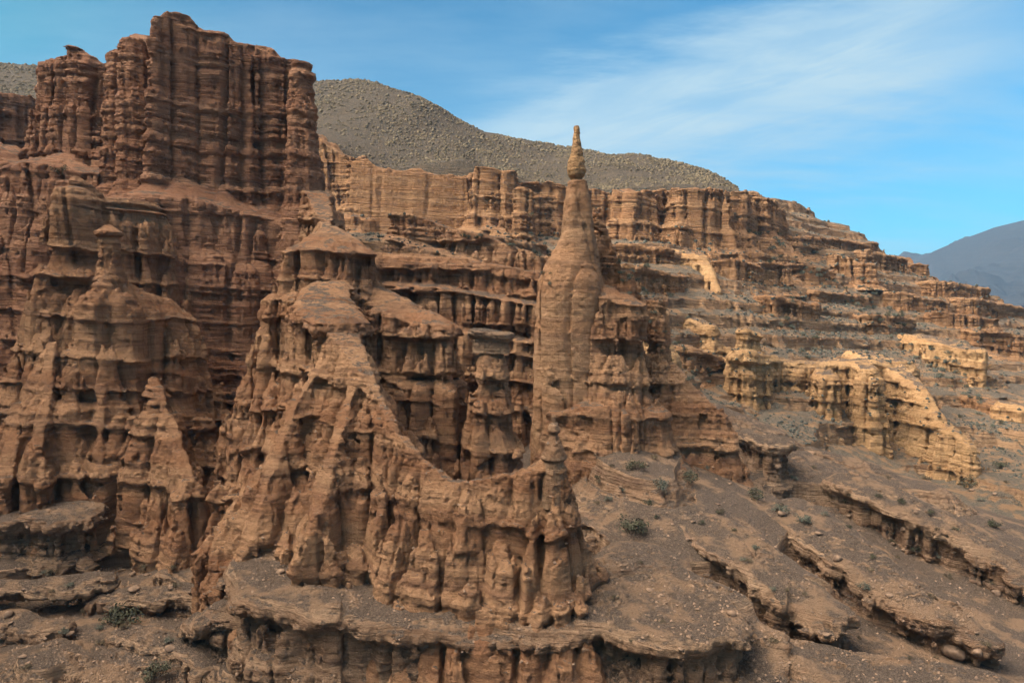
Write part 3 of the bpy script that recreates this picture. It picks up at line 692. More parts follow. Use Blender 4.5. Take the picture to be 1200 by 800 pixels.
# right foreground slope and its ledges
SLOPE = Land([(560, 880, 38), (720, 880, 38), (860, 850, 39), (1000, 838, 40), (1190, 830, 42), (800, 775, 46), (740, 620, 56), (690, 560, 64), (720, 520, 70), (800, 564, 66), (905, 565, 79), (870, 545, 80), (960, 562, 80), (1050, 585, 80), (825, 525, 80),
              (850, 480, 84), (930, 520, 85), (1000, 540, 86), (1100, 572, 82), (1190, 605, 80), (1270, 640, 76), (1100, 724, 56), (950, 728, 51), (1000, 636, 64), (880, 568, 72), (1190, 730, 58), (1300, 790, 50),
              (830, 478, 92), (950, 560, 100), (1100, 605, 100), (1250, 625, 100), (700, 560, 95), (600, 760, 60), (600, 1000, 34), (1000, 950, 34), (1200, 900, 34)], smooth=6, tier=.5, noise=((16, .6), (5, .35), (1.7, .1)))
body('slope', 'land', [SLOPE], W_LAND, .14, box=(-8, 98, 33, 104, -44, -8), kind='structure', land=True)
def tongue(pts, label, h=.12, th=3.0, name='rock_ledge', cat='rock ledge'):
    body(name, 'land', [(Slab if len(pts[0]) == 3 else Ridge)(pts, [(0, -1.7), (.12, -.9), (.35, -.3), (.75, .2), (1.2, .4), (1.6, .35), (2.1, -.5), (th + .3, -.6), (th + 1.5, .4), (th + 5, 1.2)], top=.45)], P(cell=1.9, carve=1.0, c2=.8, a2=.4, tier=.2, thin=.6, fb=.5, drip=.12, out=.7, grow=.1, step=.4, crag=.2), h, label=label, cat=cat, zb=-36, k=.6)
tongue([(682, 650, 50), (715, 632, 54), (770, 632, 54), (850, 678, 48.5), (925, 735, 44), (925, 785, 41), (870, 812, 39.5), (800, 800, 40), (740, 765, 41.8), (690, 745, 43)], 'broad gravel slab bulging down to the bottom edge, nearest the foreground ridge', .1, 2.6)
tongue([(770, 575, 63, 2.2), (850, 620, 56, 2.9), (925, 672, 50.5, 2.8), (962, 702, 48.3, 2.0)], 'long tilted stone tongue ending in a rounded tip, right of the broad gravel slab')
tongue([(930, 590, 66, 3.4), (1010, 650, 57, 3.2), (1090, 702, 52, 2.5), (1155, 735, 49.5, .9)], 'pointed stone tongue overhanging a dark hollow at lower right')
tongue([(1000, 556, 78, 2.4), (1090, 596, 71, 3.4), (1180, 642, 66, 3.6), (1260, 685, 62, 4)], 'layered ledge with a deep shaded undercut at the right edge', .14, 4.5)
tongue([(935, 760, 44, 2.6), (1000, 772, 42.8, 2.8), (1070, 780, 42.5, 2.4), (1150, 792, 42, 2.0)], 'low rounded rock shelf along the bottom edge', .1, 1.8)
tongue([(884, 503, 82.5, 1.9), (909, 511, 80.5, 2.2)], 'square layered outcrop with a gravel roof standing on the crest of the slope', .14, 4.5, 'rock_outcrop', 'rock outcrop')
tongue([(800, 455, 86, 1.2), (850, 480, 86, 1.3), (890, 497, 86, 1.2)], 'thin ledge along the crest of the slope between the spire and the square outcrop', .15, 2.5)
tongue([(950, 520, 88, 1.2), (1010, 538, 87, 1.5), (1085, 570, 84, 1.2)], 'long thin ledge descending along the crest right of the square outcrop', .15, 1.8)
tongue([(758, 543, 71, .8), (792, 552, 70.5, 1.0)], 'small overhanging ledge at the foot of the spire', .13, 2.0)

# ground at lower left, gully floor
GULLY = Land([(0, 800, 44), (120, 800, 43), (240, 815, 42), (0, 700, 56), (100, 690, 57), (180, 690, 56), (250, 660, 60), (270, 610, 70), (60, 640, 62), (0, 620, 64), (300, 560, 82), (-80, 700, 56), (-80, 800, 44), (420, 860, 40), (600, 880, 38),
              (450, 600, 66), (560, 575, 66), (620, 570, 68), (500, 520, 84), (640, 560, 72), (700, 560, 74), (0, 900, 36), (400, 1000, 34), (-200, 640, 66)], smooth=4, tier=.9, noise=((12, .9), (4.5, .6), (1.6, .14)))
body('gully_floor', 'land', [GULLY], W_LAND, .13, box=(-58, 8, 32, 92, -38, -10), kind='structure', land=True)
tongue([(20, 600, 62, 2.2), (80, 590, 62, 2.6)], 'gravel-covered shelf at the foot of the left buttress', .13, 3.5)
tongue([(235, 720, 49, 1.5), (268, 698, 48.5, 2.0), (300, 705, 47.8, 1.4)], 'bare corner ledge beside the dark gully at lower left', .1, 2.5)
tongue([(120, 690, 56, 1.0), (200, 680, 56, 1.2), (240, 690, 55, .9)], 'thin broken ledge crossing the gully floor at lower left', .12, 1.2)
tongue([(0, 715, 52, 1.4), (60, 725, 51, 1.4)], 'low crusted ledge in the bottom left corner', .12, 1.5)

tongue([(-30, 672, 56.5, .9), (60, 676, 56, 1.0), (125, 664, 56.5, .7)], 'broken ledge with a fluted underside below the gravel shelf at the far left', .13, 3.2)
tongue([(-10, 772, 47, 1.5), (55, 758, 47.5, 1.7), (105, 776, 46.3, 1.2)], 'pale crusted ledge nearest the bottom left corner', .1, 2.8)
tongue([(150, 732, 50.5, 1.4), (212, 742, 49, 1.6), (246, 768, 46.8, 1.2)], 'crumbling stepped ledge between the gully floor bushes and the corner ledge', .1, 2.8)
# rear benches, right of the spire
BACK = Land([(380, 300, 175), (500, 290, 185), (600, 285, 182), (640, 300, 170), (700, 300, 175), (760, 330, 160), (800, 380, 145), (850, 350, 165), (900, 330, 185), (900, 290, 212), (950, 400, 158), (1000, 380, 178), (1050, 350, 215),
             (1100, 400, 190), (1150, 352, 255), (1085, 328, 275), (1200, 372, 262), (1190, 400, 205), (1190, 470, 155), (1150, 545, 122), (1190, 570, 112), (760, 420, 118), (700, 350, 125), (600, 330, 120), (500, 310, 118), (400, 300, 118),
             (840, 470, 120), (920, 480, 122), (1000, 520, 124), (1080, 540, 126), (870, 458, 136), (985, 480, 136), (1045, 490, 136), (930, 250, 255), (1000, 275, 275), (960, 262, 262), (1240, 560, 112), (1300, 480, 155), (1300, 400, 250), (870, 250, 225), (760, 280, 200), (430, 280, 200), (850, 520, 104), (1000, 570, 104), (1250, 665, 94), (1000, 650, 94), (800, 560, 94)],
            smooth=20, tier=.9, noise=((45, 3.0), (19, 3.2), (8, 1.3), (3, .3)))
body('terraces', 'back', [BACK], W_BLAND, .42, box=(-66, 215, 95, 292, -50, 46), kind='structure', land=True)
HILL = Land([(375, 160, 214), (450, 196, 212), (560, 190, 209), (640, 216, 214), (740, 219, 209), (860, 221, 214), (930, 246, 250), (440, 140, 262), (520, 160, 264), (640, 186, 262), (760, 196, 255), (375, 98, 335), (437, 93, 332), (520, 128, 322),
             (620, 160, 315), (700, 171, 302), (760, 180, 290), (830, 205, 268), (875, 224, 250), (250, 90, 340), (100, 80, 340), (0, 79, 335), (-100, 80, 330), (0, 130, 250), (200, 160, 230), (-100, 150, 220), (-200, 150, 220),
             (-200, 150, 420), (100, 160, 440), (437, 190, 430), (620, 250, 420), (760, 290, 400), (900, 320, 380), (960, 262, 300), (1000, 300, 330)], smooth=10, noise=((42, 3.0), (18, 1.4), (7, .5)), gully=1.3)

# where the ray through a pixel of the photo meets a land
def onland(land, px, py, lo=60, hi=420):
    Ys = np.linspace(lo, hi, 721)
    a = np.array(at(px, py, 1.0))
    H = land.height(a[0] * Ys, Ys)
    k = np.argmax(a[2] * Ys <= H)
    return float(Ys[k])
# ledges and small cliffs that crop out of the benches
CLIFFY = [(0, 0), (5, .6), (7, 1.4), (9, 4), (14, 10)]
LEDGE = [(0, 0), (.5, .6), (1.2, .7), (1.8, .4), (6, 1.1), (8.5, 3.5), (13, 9)]
def outcrop(p0, p1, hw, label, name='rock_ledge', cat='rock ledge', up=2.6, prof=LEDGE, h=.3, mat='far', par=None):
    pts = []
    for (x, y) in (p0, p1):
        Y = onland(BACK, x, y + 6, 108, 300)
        w = at(x, y + 6, Y); pts.append((w[0], w[1] + 1.2, w[2] + up, hw))
    BODIES.append(dict(name=name, mat=mat, prims=[Ridge(pts, prof, world=True, top=.6)], par=par or W_FIN, h=h, zb=min(p[2] for p in pts) - 9, thing=None, label=label, cat=cat, group='ledges on the rear benches', kind=None))
for a in [((930, 280), (1015, 287), 4, 'long layered ledge just below the right skyline'),
          ((1010, 296), (1050, 304), 3.5, 'stepped ledge on the right skyline, left of the last cliff end'),
          ((915, 316), (968, 325), 3, 'tan ledge in the middle of the right slope below the long skyline ledge', 'rock_ledge', 'rock ledge', 4.0, CLIFFY, .3, 'far', W_FAR),
          ((985, 312), (1015, 322), 3.5, 'blocky tan cliff piece right of the scrub gully, below the skyline', 'rock_ledge', 'rock ledge', 5.5, CLIFFY, .3, 'far', W_FAR),
          ((850, 318), (912, 322), 3.2, 'fluted tan ledge below the broad columned buttress', 'rock_ledge', 'rock ledge', 4.2, CLIFFY, .3, 'far', W_FAR),
          ((1015, 372), (1062, 377), 2.5, 'flat pale ledge left of the low bright-nosed fin'),
          ((1092, 332), (1145, 340), 4, 'thin flat ledge right of the last cliff end'),
          ((1130, 352), (1195, 364), 4, 'flat ledge on the far right below the blue mountain'),
          ((1150, 398), (1200, 412), 4, 'stacked dark ledges at the right edge above the cut-off block', 'rock_ledge', 'rock ledge', 5.0, CLIFFY, .3, 'far', W_FAR),
          ((715, 292), (775, 296), 3, 'tan bench edge below the first columned buttress'),
          ((735, 318), (790, 330), 2.6, 'small stepped ledges right of the spire shoulder'),
          ((655, 268), (700, 272), 3, 'ledge half hidden behind the upper spire'),
          ((540, 285), (625, 292), 3, 'grey-roofed bench edge left of the spire below the square buttress'),
          ((900, 352), (950, 362), 2.4, 'low broken ledge above the broad knobbed fin'),
          ((955, 345), (1010, 352), 2.4, 'low tan ledge crossing the scrub slope above the fin row'),
          ((1045, 345), (1100, 356), 3, 'wide flat ledge under the last cliff end'),
          ((1100, 375), (1160, 383), 3, 'layered ledge above the low bright-nosed fin', 'rock_ledge', 'rock ledge', 4.0, CLIFFY, .3, 'far', W_FAR),
          ((800, 415), (835, 425), 2, 'low ledge in the scrubby gully behind the slope crest'),
          ((1140, 470), (1180, 480), 2, 'dark broken ledge beside the cut-off block')]:
    outcrop(*a)
# ------------------------------------------------------------------ solve all bodies on four threads, then link them
with ThreadPoolExecutor(4) as ex:
    order = sorted(range(len(BODIES)), key=lambda i: 0 if BODIES[i].get('land') else 1)
    fut = {i: ex.submit(solve, BODIES[i]) for i in order}
    RES = {i: fut[i].result() for i in fut}
print('solved', round(time.time() - T0, 1), 's', sum(len(r[1]) for r in RES.values()), 'quads')
THINGS = {}
prev_thing = None
for i, b in enumerate(BODIES):
    co, qd = RES[i]
    base = (float(co[:, 0].mean()), float(co[:, 1].mean()), float(co[:, 2].min()))
    if b['thing']:
        if b['label']:
            e = link(bpy.data.objects.new(b['thing'], None)); e.location = base
            tag(e, b['label'], b['cat'], b['group'])
            THINGS[b['thing']] = (e, base)
        e, eb = THINGS[b['thing']]
        o = mesh_obj(b['name'], co, qd, M[b['mat']], eb, e)
    else:
        o = mesh_obj(b['name'], co, qd, M[b['mat']], base)
        tag(o, b['label'], b['cat'], b['group'], b['kind'])

# which rock stands at a pixel of the photo: nearest vertex, so that plants and stones can be stood on it
ZB = np.full((800, 1200), 1e9, np.float32); ZI = np.zeros((800, 1200, 3), np.float32); ZN = np.zeros((800, 1200), np.float32)
for i in RES:
    co, qd = RES[i]
    a, b_, c_ = co[qd[:, 0]], co[qd[:, 1]], co[qd[:, 3]]
    nrm = np.cross(b_ - a, c_ - a); nz = nrm[:, 2] / np.maximum(np.linalg.norm(nrm, axis=1), 1e-9)
    ctr = (a + co[qd[:, 2]]) * .5
    dpt = ctr[:, 1] * _cp - ctr[:, 2] * _sp
    pxx = 600 + F_PX * ctr[:, 0] / np.maximum(dpt, .1); pyy = 400 - F_PX * (ctr[:, 1] * _sp + ctr[:, 2] * _cp) / np.maximum(dpt, .1)
    ok = (dpt > 5) & (pxx >= 1) & (pxx < 1199) & (pyy >= 1) & (pyy < 799)
    ctr, dpt, nz = ctr[ok], dpt[ok], nz[ok]; ix = pxx[ok].astype(int); iy = pyy[ok].astype(int)
    o_ = np.argsort(-dpt)
    ctr, dpt, nz, ix, iy = ctr[o_], dpt[o_], nz[o_], ix[o_], iy[o_]
    for sx in (0, 1, -1):
        for sy in (0, 1, -1):
            X2, Y2 = ix + sx, iy + sy
            m = dpt < ZB[Y2, X2]
            ZB[Y2[m], X2[m]] = dpt[m]; ZI[Y2[m], X2[m]] = ctr[m]; ZN[Y2[m], X2[m]] = nz[m]
def ground_at(px, py, r=3, need=.45):
    """surface point seen near a pixel, flat enough to stand on"""
    best = None
    for d in range(0, r + 1):
        for ox in range(-d, d + 1):
            for oy in (-d, d) if abs(ox) < d else range(-d, d + 1):
                x, y = int(px + ox), int(py + oy)
                if 0 <= x < 1200 and 0 <= y < 800 and ZB[y, x] < 1e8 and ZN[y, x] > need: return ZI[y, x]
    return None
del RES

# scrub hill: a wide height field
def land_grid(name, land, x0, x1, y0, y1, step, mat, extra=None):
    xs = np.arange(x0, x1, step); ys = np.arange(y0, y1, step)
    X, Y = np.meshgrid(xs, ys, indexing='ij')
    Hh = land.height(X, Y) if land is not None else 0 * X
    if extra: Hh = extra(X, Y, Hh)
    co = np.stack([X, Y, Hh], -1).reshape(-1, 3).astype(np.float32)
    nx, ny = X.shape
    a = (np.arange(nx - 1)[:, None] * ny + np.arange(ny - 1)[None]).ravel()
    qd = np.stack([a, a + ny, a + ny + 1, a + 1], 1)
    o = mesh_obj(name, co, qd, mat); o['kind'] = 'structure'
    return o
land_grid('hill', HILL, -330, 150, 196, 430, 1.0, M['hill'], lambda X, Y, H: H - np.maximum(X - (.305 * Y + 4), 0) * 3.5 - np.maximum(211 - Y, 0) * 2.0)
# unseen rim added left of the view to shade the near rocks
def rim(X, Y, H):
    xf, yf = X.astype(np.float32), Y.astype(np.float32)
    top = 86 + 10 * vn(xf / 40, yf / 40, np.float32(4.4) + 0 * xf) + 5 * vn(xf / 14, yf / 14, np.float32(2.4) + 0 * xf)
    s = np.clip((-98 - X + 6 * vn(xf / 22, yf / 22, np.float32(1.4) + 0 * xf)) / 24, 0, 1)
    return np.where(s > 0, -40 + (top + 40) * (s * .55 + .45 * np.round(s * 5) / 5), -40).astype(np.float32)
land_grid('shade_rim', None, -230, -92, -140, 104, 1.6, M['red'], rim)
def far_mountain():
    pts = [(960, 420, 3000), (1062, 350, 3000), (1085, 318, 3000), (1110, 303, 3000), (1140, 288, 3050), (1165, 277, 3100), (1200, 268, 3150), (1260, 250, 3200), (1350, 262, 3200), (1500, 300, 3200)]
    w = [at(*p) for p in pts]
    cx = np.array([p[0] for p in w]); cz = np.array([p[2] for p in w])
    def ht(X, Y, H):
        ridge = np.interp(X, cx, cz + 40)
        d = np.abs(Y - 3100) / 1500.0
        n = np.zeros(X.shape, np.float32)
        xf, yf = X.astype(np.float32), Y.astype(np.float32); a = 1.0
        for l in (520, 260, 130, 60, 30):
            n += a * (.42 - np.abs(vn(xf / l, yf / l, np.float32(l * .37) + 0 * xf))); a *= .52
        return (-60 + (ridge + 60) * np.clip(1 - d, 0, 1) ** 1.1 + n * 230 * np.clip(d * 2.2, .015, 1)).astype(np.float32)
    land_grid('mountain', None, 900, 4200, 1700, 4300, 14, M['mountain'], ht)
far_mountain()
def plain(X, Y, H): return np.full(X.shape, -46, np.float32) - np.clip(np.hypot(X, Y) - 300, 0, 99999).astype(np.float32) * .006 + 3 * vn(X.astype(np.float32) / 60, Y.astype(np.float32) / 60, np.float32(.3) + 0 * X.astype(np.float32))

# the air: a thin even haze that turns only the far mountain blue
def haze():
    co = np.array([(x, y, z) for x in (-6500, 6500) for y in (-2500, 9500) for z in (-130, 500)], np.float32)
    f = np.array([(0, 1, 3, 2), (4, 6, 7, 5), (0, 4, 5, 1), (2, 3, 7, 6), (0, 2, 6, 4), (1, 5, 7, 3)])
    m = bpy.data.materials.new('haze_air'); m.use_nodes = True; nt = m.node_tree
    nt.nodes.remove(nt.nodes['Principled BSDF'])
    v = nt.nodes.new('ShaderNodeVolumePrincipled'); v.inputs['Color'].default_value = (.30, .60, 1, 1); v.inputs['Density'].default_value = .00010; v.inputs['Anisotropy'].default_value = .1
    nt.links.new(v.outputs[0], nt.nodes['Material Output'].inputs['Volume'])
    o = mesh_obj('haze', co, f, m, smooth=False); o['kind'] = 'stuff'
haze()
land_grid('ground', None, -6000, 6001, -2000, 9001, 60, M['land'], plain)

# ------------------------------------------------------------------ plants
def simple_mat(name, c1, c2, scale=3.0, rough=.9):
    m = bpy.data.materials.new(name); m.use_nodes = True; nt = m.node_tree; N = nt.nodes.new; L = nt.links.new
    b = nt.nodes['Principled BSDF']; b.inputs['Roughness'].default_value = rough; b.inputs['Specular IOR Level'].default_value = .2
    g = N('ShaderNodeNewGeometry'); n = N('ShaderNodeTexNoise'); n.inputs['Scale'].default_value = scale; n.inputs['Detail'].default_value = 3
    L(g.outputs['Position'], n.inputs['Vector'])
    r = N('ShaderNodeMapRange'); r.inputs['From Min'].default_value = .35; r.inputs['From Max'].default_value = .65; L(n.outputs[0], r.inputs['Value'])
    x = N('ShaderNodeMix'); x.data_type = 'RGBA'; L(r.outputs[0], x.inputs['Factor']); x.inputs[6].default_value = (*c1, 1); x.inputs[7].default_value = (*c2, 1)
    L(x.outputs[2], b.inputs['Base Color']); return m
M['leaf'] = simple_mat('shrub_leaf', (.040, .042, .030), (.085, .085, .055), 2.2)
M['sage'] = simple_mat('sage_leaf', (.085, .095, .080), (.14, .145, .115), 2.2)
M['twig'] = simple_mat('twig', (.07, .05, .035), (.11, .08, .06))
M['tuft'] = simple_mat('tuft_grass', (.055, .046, .032), (.155, .122, .080), .45)
M['scrub'] = simple_mat('scrub_leaf', (.040, .045, .042), (.092, .092, .076), .8)
M['stone'] = simple_mat('loose_stone', (.105, .072, .054), (.22, .148, .104), 2.5)
def shrub_mesh(seed, n, w, hgt, mat_leaf):
    r = np.random.default_rng(seed)
    cl = []
    for k in range(14):                                   # twig tips: clumps of small leaves round each
        a = r.uniform(0, 2 * math.pi); d = w * math.sqrt(r.uniform(0, 1)) * .85; z = hgt * r.uniform(.35, 1.0) * (1 - .55 * (d / w) ** 2)
        cl.append((d * math.cos(a), d * math.sin(a), z))
    cl = np.array(cl); k = r.integers(0, len(cl), n)
    c = cl[k] + r.normal(0, 1, (n, 3)) * np.array([w * .17, w * .17, hgt * .14]); c[:, 2] = np.abs(c[:, 2]) + .02
    u = r.normal(0, 1, (n, 3)); u /= np.linalg.norm(u, axis=1)[:, None]
    v = np.cross(u, r.normal(0, 1, (n, 3))); v /= np.linalg.norm(v, axis=1)[:, None]
    s = r.uniform(.035, .075, n)[:, None] * (w / .6)
    co = np.stack([c - u * s, c + v * s * .45, c + u * s, c - v * s * .45], 1).reshape(-1, 3)
    leaves = (co.astype(np.float32), np.arange(n * 4, dtype=np.int32).reshape(-1, 4))
    tv, tf = [], []
    for q in cl:
        b0 = len(tv); e = np.array(q); s0 = np.array([q[0] * .12, q[1] * .12, -.06])
        for pnt, rad in ((s0, .022), (e, .007)):
            for a in range(3): tv.append(pnt + rad * np.array([math.cos(a * 2.094), math.sin(a * 2.094), 0]))
        for a in range(3): tf.append((b0 + a, b0 + (a + 1) % 3, b0 + 3 + (a + 1) % 3, b0 + 3 + a))
    return leaves, (np.array(tv, np.float32), np.array(tf, np.int32))
SHRUB = []
def make_shrub(kind, seed, n=520, w=.6, hgt=.62):
    lv, tw = shrub_mesh(seed, n, w, hgt, kind)
    root = link(bpy.data.objects.new('shrub', None))
    mesh_obj('foliage', lv[0], lv[1], M[kind], None, root, smooth=False)
    mesh_obj('stem', tw[0], tw[1], M['twig'], None, root)
    return root
def dup(root, loc, rz, s, label, group):
    r = root.copy(); scene.collection.objects.link(r); r.location = loc; r.rotation_euler = (0, 0, rz); r.scale = (s, s, s * random.uniform(.8, 1.05))
    r['label'] = label; r['category'] = 'shrub'
    if group: r['group'] = group
    for ch in root.children:
        c = ch.copy(); scene.collection.objects.link(c); c.parent = r
    return r
random.seed(3)
protos = {k: [make_shrub(k, 40 + i) for i in range(3)] for k in ('leaf', 'sage', 'tuft')}
used = []
def put_shrub(px, py, wpx, kind, label, group='shrubs on the slopes', r=6):
    g = ground_at(px, py, r)
    if g is None: return
    s = wpx * float(g[1]) / F_PX / 1.25
    dup(random.choice(protos[kind]), (float(g[0]), float(g[1]), float(g[2]) - .03), random.uniform(0, 6.28), s, label, group)
SP = [(738, 622, 44, 'leaf', 'widest dark shrub, at the foot of the ridge beside the broad gravel slab', None),
      (806, 563, 25, 'leaf', 'round dark shrub on the slope below the spire foot', None),
      (778, 568, 24, 'sage', 'grey-green shrub just left of the round dark shrub below the spire', None),
      (746, 548, 26, 'leaf', 'low dark shrub under the small overhanging ledge at the spire foot', None),
      (884, 583, 24, 'leaf', 'dark shrub right below the square layered outcrop', None),
      (912, 599, 20, 'sage', 'pale grey-green shrub beside the tilted stone tongue, below the square outcrop', None),
      (942, 612, 22, 'sage', 'grey bush on the upper edge of the long stone tongue', None),
      (1134, 567, 28, 'leaf', 'dark shrub on the slope crest at the right, in front of the last golden fin', None),
      (1166, 616, 18, 'leaf', 'small dark shrub near the right edge above the layered undercut ledge', None),
      (1172, 546, 20, 'leaf', 'shrub in the shade behind the slope crest at the right edge', None),
      (140, 732, 46, 'leaf', 'broad dark bush on the gully floor under the left buttress', None),
      (95, 700, 40, 'sage', 'straggly olive bush on the gully floor at lower left', None),
      (185, 792, 36, 'leaf', 'dark bush at the bottom edge, lower left', None),
      (66, 204, 24, 'leaf', 'single dark shrub on the high ledge at the far left', None)]
for a in SP: put_shrub(*a)
small = [(1055, 588, 12), (1090, 600, 11), (822, 612, 10), (886, 642, 12), (1072, 642, 14), (1022, 652, 10), (1010, 690, 16), (966, 602, 11), (996, 616, 9), (1046, 632, 8), (760, 590, 14), (905, 690, 10), (712, 585, 12), (700, 560, 10),
         (840, 600, 9), (860, 620, 8), (990, 585, 10), (1120, 620, 10), (1150, 585, 10), (930, 560, 10), (960, 575, 9), (1030, 580, 9), (870, 655, 9), (1100, 650, 9), (735, 570, 12), (770, 605, 9), (830, 545, 9)]
for x, y, w in small: put_shrub(x, y, w, random.choice(('leaf', 'leaf', 'sage')), 'small dark shrub scattered on the gravel slope', 'small shrubs on the gravel slope')
for k in range(34):
    put_shrub(random.uniform(690, 1195), random.uniform(535, 780), random.uniform(6, 12), 'tuft', 'dry straw-coloured tuft on the gravel slope', 'dry tufts on the gravel slope')
for k in range(14):
    put_shrub(random.uniform(20, 250), random.uniform(660, 795), random.uniform(8, 16), random.choice(('tuft', 'sage')), 'dry pale bush tuft on the gully floor at lower left', 'dry tufts on the gully floor')
# scrub in the gullies of the rear benches
bands = [((735, 310), (790, 400), 22, 34), ((790, 400), (830, 450), 16, 16), ((880, 270), (960, 300), 12, 18), ((915, 300), (1010, 350), 16, 22), ((990, 340), (1120, 440), 18, 34), ((1100, 420), (1200, 540), 26, 34), ((620, 250), (640, 330), 16, 14), ((900, 340), (960, 420), 22, 20), ((1000, 330), (1080, 380), 16, 14), ((540, 275), (650, 300), 8, 10)]
for (x0, y0), (x1, y1), sd, n in bands:
    for k in range(n):
        t_ = random.random()
        put_shrub(x0 + (x1 - x0) * t_ + random.gauss(0, sd * .6), y0 + (y1 - y0) * t_ + random.gauss(0, sd * .3), random.uniform(5, 10), random.choice(('leaf', 'sage', 'sage')), 'grey-green scrub bush in the gullies of the rear benches', 'scrub bushes on the rear benches', 4)
for k in protos:
    for p in protos[k]:
        for ch in list(p.children): bpy.data.objects.remove(ch)
        bpy.data.objects.remove(p)
# dry tufts all over the hill: nobody could count them
def tufts():
    r = np.random.default_rng(8)
    n = 34000
    yy = 212 + 125 * r.random(n) ** 1.0; xx = (r.uniform(-.80, .36, n)) * yy
    keep = vn((xx / 16).astype(np.float32), (yy / 16).astype(np.float32), np.full(n, .7, np.float32)) + .6 * vn((xx / 7).astype(np.float32), (yy / 20).astype(np.float32), np.full(n, 5.7, np.float32)) > r.uniform(-.9, .6, n)
    xx, yy = xx[keep], yy[keep]; n = len(xx)
    z = HILL.height(xx, yy) - np.maximum(xx - (.305 * yy + 4), 0) * 3.5 - np.maximum(211 - yy, 0) * 2
    rad = (.18 + .55 * r.random(n) ** 2.2) * (yy / 260)
    ang = np.arange(7) * 2 * math.pi / 7
    V = []; 
    for lvl, (rr, hh) in enumerate(((1.0, -.25), (.95, .35), (.5, .85))):
        jit = r.uniform(.7, 1.25, (n, 7))
        V.append(np.stack([xx[:, None] + rad[:, None] * rr * jit * np.cos(ang), yy[:, None] + rad[:, None] * rr * jit * np.sin(ang), z[:, None] + rad[:, None] * (hh * .85 + r.uniform(-.1, .1, (n, 7)))], -1))
    top = np.stack([xx, yy, z + rad * .85], -1)[:, None]
    A = np.concatenate(V + [top], 1)
    f = []
    for l in (0, 1):
        for a in range(7): f.append((l * 7 + a, l * 7 + (a + 1) % 7, l * 7 + 7 + (a + 1) % 7, l * 7 + 7 + a))
    for a in range(7): f.append((14 + a, 14 + (a + 1) % 7, 21, 21))
    tri = np.array(f)
    q = (tri[None] + np.arange(n)[:, None, None] * 22)
    quads = q[:, :14].reshape(-1, 4); tris = q[:, 14:, :3].reshape(-1, 3)
    co = A.reshape(-1, 3).astype(np.float32)
    # one mesh with quads and triangles split as quads' halves
    alltri = np.concatenate([quads[:, [0, 1, 2]], quads[:, [0, 2, 3]], tris])
    o = mesh_obj('tuft_scrub', co, alltri, M['tuft'], None, None, smooth=True); o['kind'] = 'stuff'
tufts()
# low scrub on the flats of the rear benches
def bench_scrub():
    r = np.random.default_rng(18)
    n = 46000
    ix = r.integers(380, 1198, n); iy = r.integers(215, 560, n)
    ok = (ZB[iy, ix] > 108) & (ZN[iy, ix] > .72)
    P_ = ZI[iy[ok], ix[ok]]; n = len(P_)
    keep = vn(P_[:, 0] / 13, P_[:, 1] / 13, P_[:, 2] / 9) > r.uniform(-.35, .55, n); P_ = P_[keep]; n = len(P_)
    P_ = P_ + np.stack([r.uniform(-.4, .4, n), r.uniform(-.4, .4, n), np.zeros(n)], -1)
    s = ((.13 + .36 * r.random(n) ** 2) * P_[:, 1] / 170)[:, None, None]
    T = [(0, 0, 1.0)]
    for a in range(6): T.append((math.cos(a * 1.047), math.sin(a * 1.047), .35))
    for a in range(6): T.append((.8 * math.cos(a * 1.047), .8 * math.sin(a * 1.047), -.3))
    A = np.array(T, np.float32)[None] * r.uniform(.65, 1.3, (n, 13, 3)) * s + P_[:, None]
    f = []
    for a in range(6):
        b = (a + 1) % 6
        f += [(0, 1 + a, 1 + b), (1 + a, 7 + a, 7 + b), (1 + a, 7 + b, 1 + b)]
    o = mesh_obj('low_scrub', A.reshape(-1, 3).astype(np.float32), (np.array(f)[None] + np.arange(n)[:, None, None] * 13).reshape(-1, 3), M['scrub'], None, None, smooth=True); o['kind'] = 'stuff'
bench_scrub()
# ------------------------------------------------------------------ stones
def stone_mesh(seed, flat):
    r = np.random.default_rng(seed)
    n1, n2 = 9, 14
    th = np.linspace(0, math.pi, n1); ph = np.arange(n2) * 2 * math.pi / n2
    D = np.stack([np.sin(th)[:, None] * np.cos(ph), np.sin(th)[:, None] * np.sin(ph), np.cos(th)[:, None] + 0 * ph], -1).reshape(-1, 3).astype(np.float32)
    rad = np.full(len(D), 1.0, np.float32)
    for k in range(9):                                     # knock facets off
        d = r.normal(0, 1, 3); d /= np.linalg.norm(d); h = r.uniform(.62, .9)
        pr = D @ d.astype(np.float32); rad = np.where(pr > 0, np.minimum(rad, h / np.maximum(pr, 1e-3)), rad)
    co = D * rad[:, None] * np.array([1, r.uniform(.7, 1), flat], np.float32)
    co += .05 * vn(co[:, 0] * 4 + seed, co[:, 1] * 4, co[:, 2] * 4)[:, None] * D
    f = [(i * n2 + j, (i + 1) * n2 + j, (i + 1) * n2 + (j + 1) % n2, i * n2 + (j + 1) % n2) for i in range(n1 - 1) for j in range(n2)]
    return co, np.array(f, np.int32)
stones = []
for k in range(4):
    co, f = stone_mesh(k + 3, (.45, .6, .75, .5)[k])
    stones.append(mesh_obj('boulder', co, f, M['stone'], smooth=False))
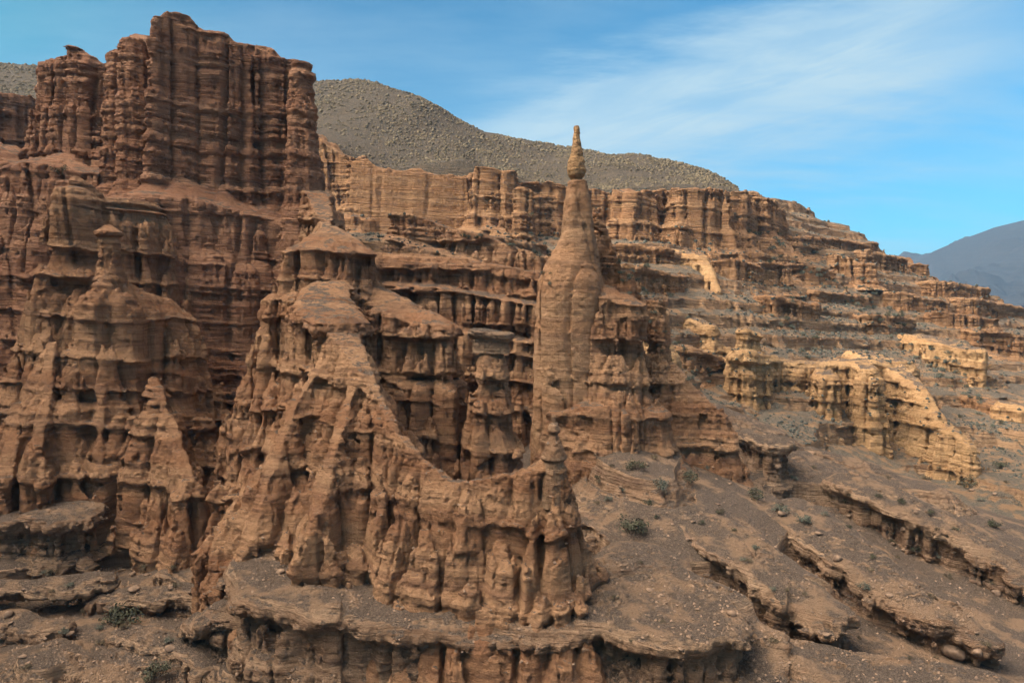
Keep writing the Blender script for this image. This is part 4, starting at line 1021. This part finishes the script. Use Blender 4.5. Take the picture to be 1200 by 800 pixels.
def put_stone(px, py, wpx, label, group='loose stones on the slopes', name='boulder'):
    g = ground_at(px, py, 8, .5)
    if g is None: return
    o = random.choice(stones).copy(); scene.collection.objects.link(o)
    s = wpx * .5 * float(g[1]) / F_PX
    o.location = (float(g[0]), float(g[1]), float(g[2]) + s * .15); o.scale = (s, s, s); o.rotation_euler = (random.uniform(-.25, .25), random.uniform(-.25, .25), random.uniform(0, 6.28))
    o['label'] = label; o['category'] = 'boulder'
    if group: o['group'] = group
put_stone(1119, 766, 34, 'rounded pale boulder on the rock shelf near the bottom right corner', None)
put_stone(330, 668, 13, 'single stone lying at the foot of the fluted ridge', None)
for k in range(46):
    put_stone(random.uniform(690, 1190), random.uniform(540, 790), random.choice((5, 6, 7, 8, 10, 13)), 'small loose stone on the right gravel slope', 'small stones on the right gravel slope')
for k in range(12):
    put_stone(random.uniform(5, 260), random.uniform(650, 795), random.choice((6, 8, 10, 14)), 'small loose stone on the gully floor at lower left', 'small stones on the gully floor')
for o in stones: bpy.data.objects.remove(o)
# rubble finer than that, on everything flat and near
def rubble():
    r = np.random.default_rng(4)
    n = 60000
    ix = r.integers(2, 1198, n); iy = r.integers(430, 798, n)
    ok = (ZB[iy, ix] < 95) & (ZN[iy, ix] > .80)
    P_ = ZI[iy[ok], ix[ok]]; n = len(P_)
    keep = vn(P_[:, 0] / 3.2, P_[:, 1] / 3.2, P_[:, 2] / 3.2) > r.uniform(-.8, .6, n); P_ = P_[keep]; n = len(P_)
    P_ = P_ + np.stack([r.uniform(-.2, .2, n), r.uniform(-.2, .2, n), np.zeros(n)], -1)
    s = (.025 + .13 * r.random(n) ** 4)[:, None, None]
    T = np.array([(1, 0, -.3), (0, 1, -.3), (-1, 0, -.3), (0, -1, -.3), (.25, .1, .7)], np.float32)
    A = T[None] * r.uniform(.6, 1.3, (n, 5, 3)) * s
    a = r.uniform(0, 6.28, n); c_, s_ = np.cos(a)[:, None], np.sin(a)[:, None]
    A = np.stack([A[..., 0] * c_ - A[..., 1] * s_, A[..., 0] * s_ + A[..., 1] * c_, A[..., 2]], -1) + P_[:, None]
    f = np.array([(0, 1, 4), (1, 2, 4), (2, 3, 4), (3, 0, 4)])
    o = mesh_obj('rubble', A.reshape(-1, 3).astype(np.float32), (f[None] + np.arange(n)[:, None, None] * 5).reshape(-1, 3), M['stone'], None, None, smooth=False); o['kind'] = 'stuff'
rubble()
print('total script', round(time.time() - T0, 1))
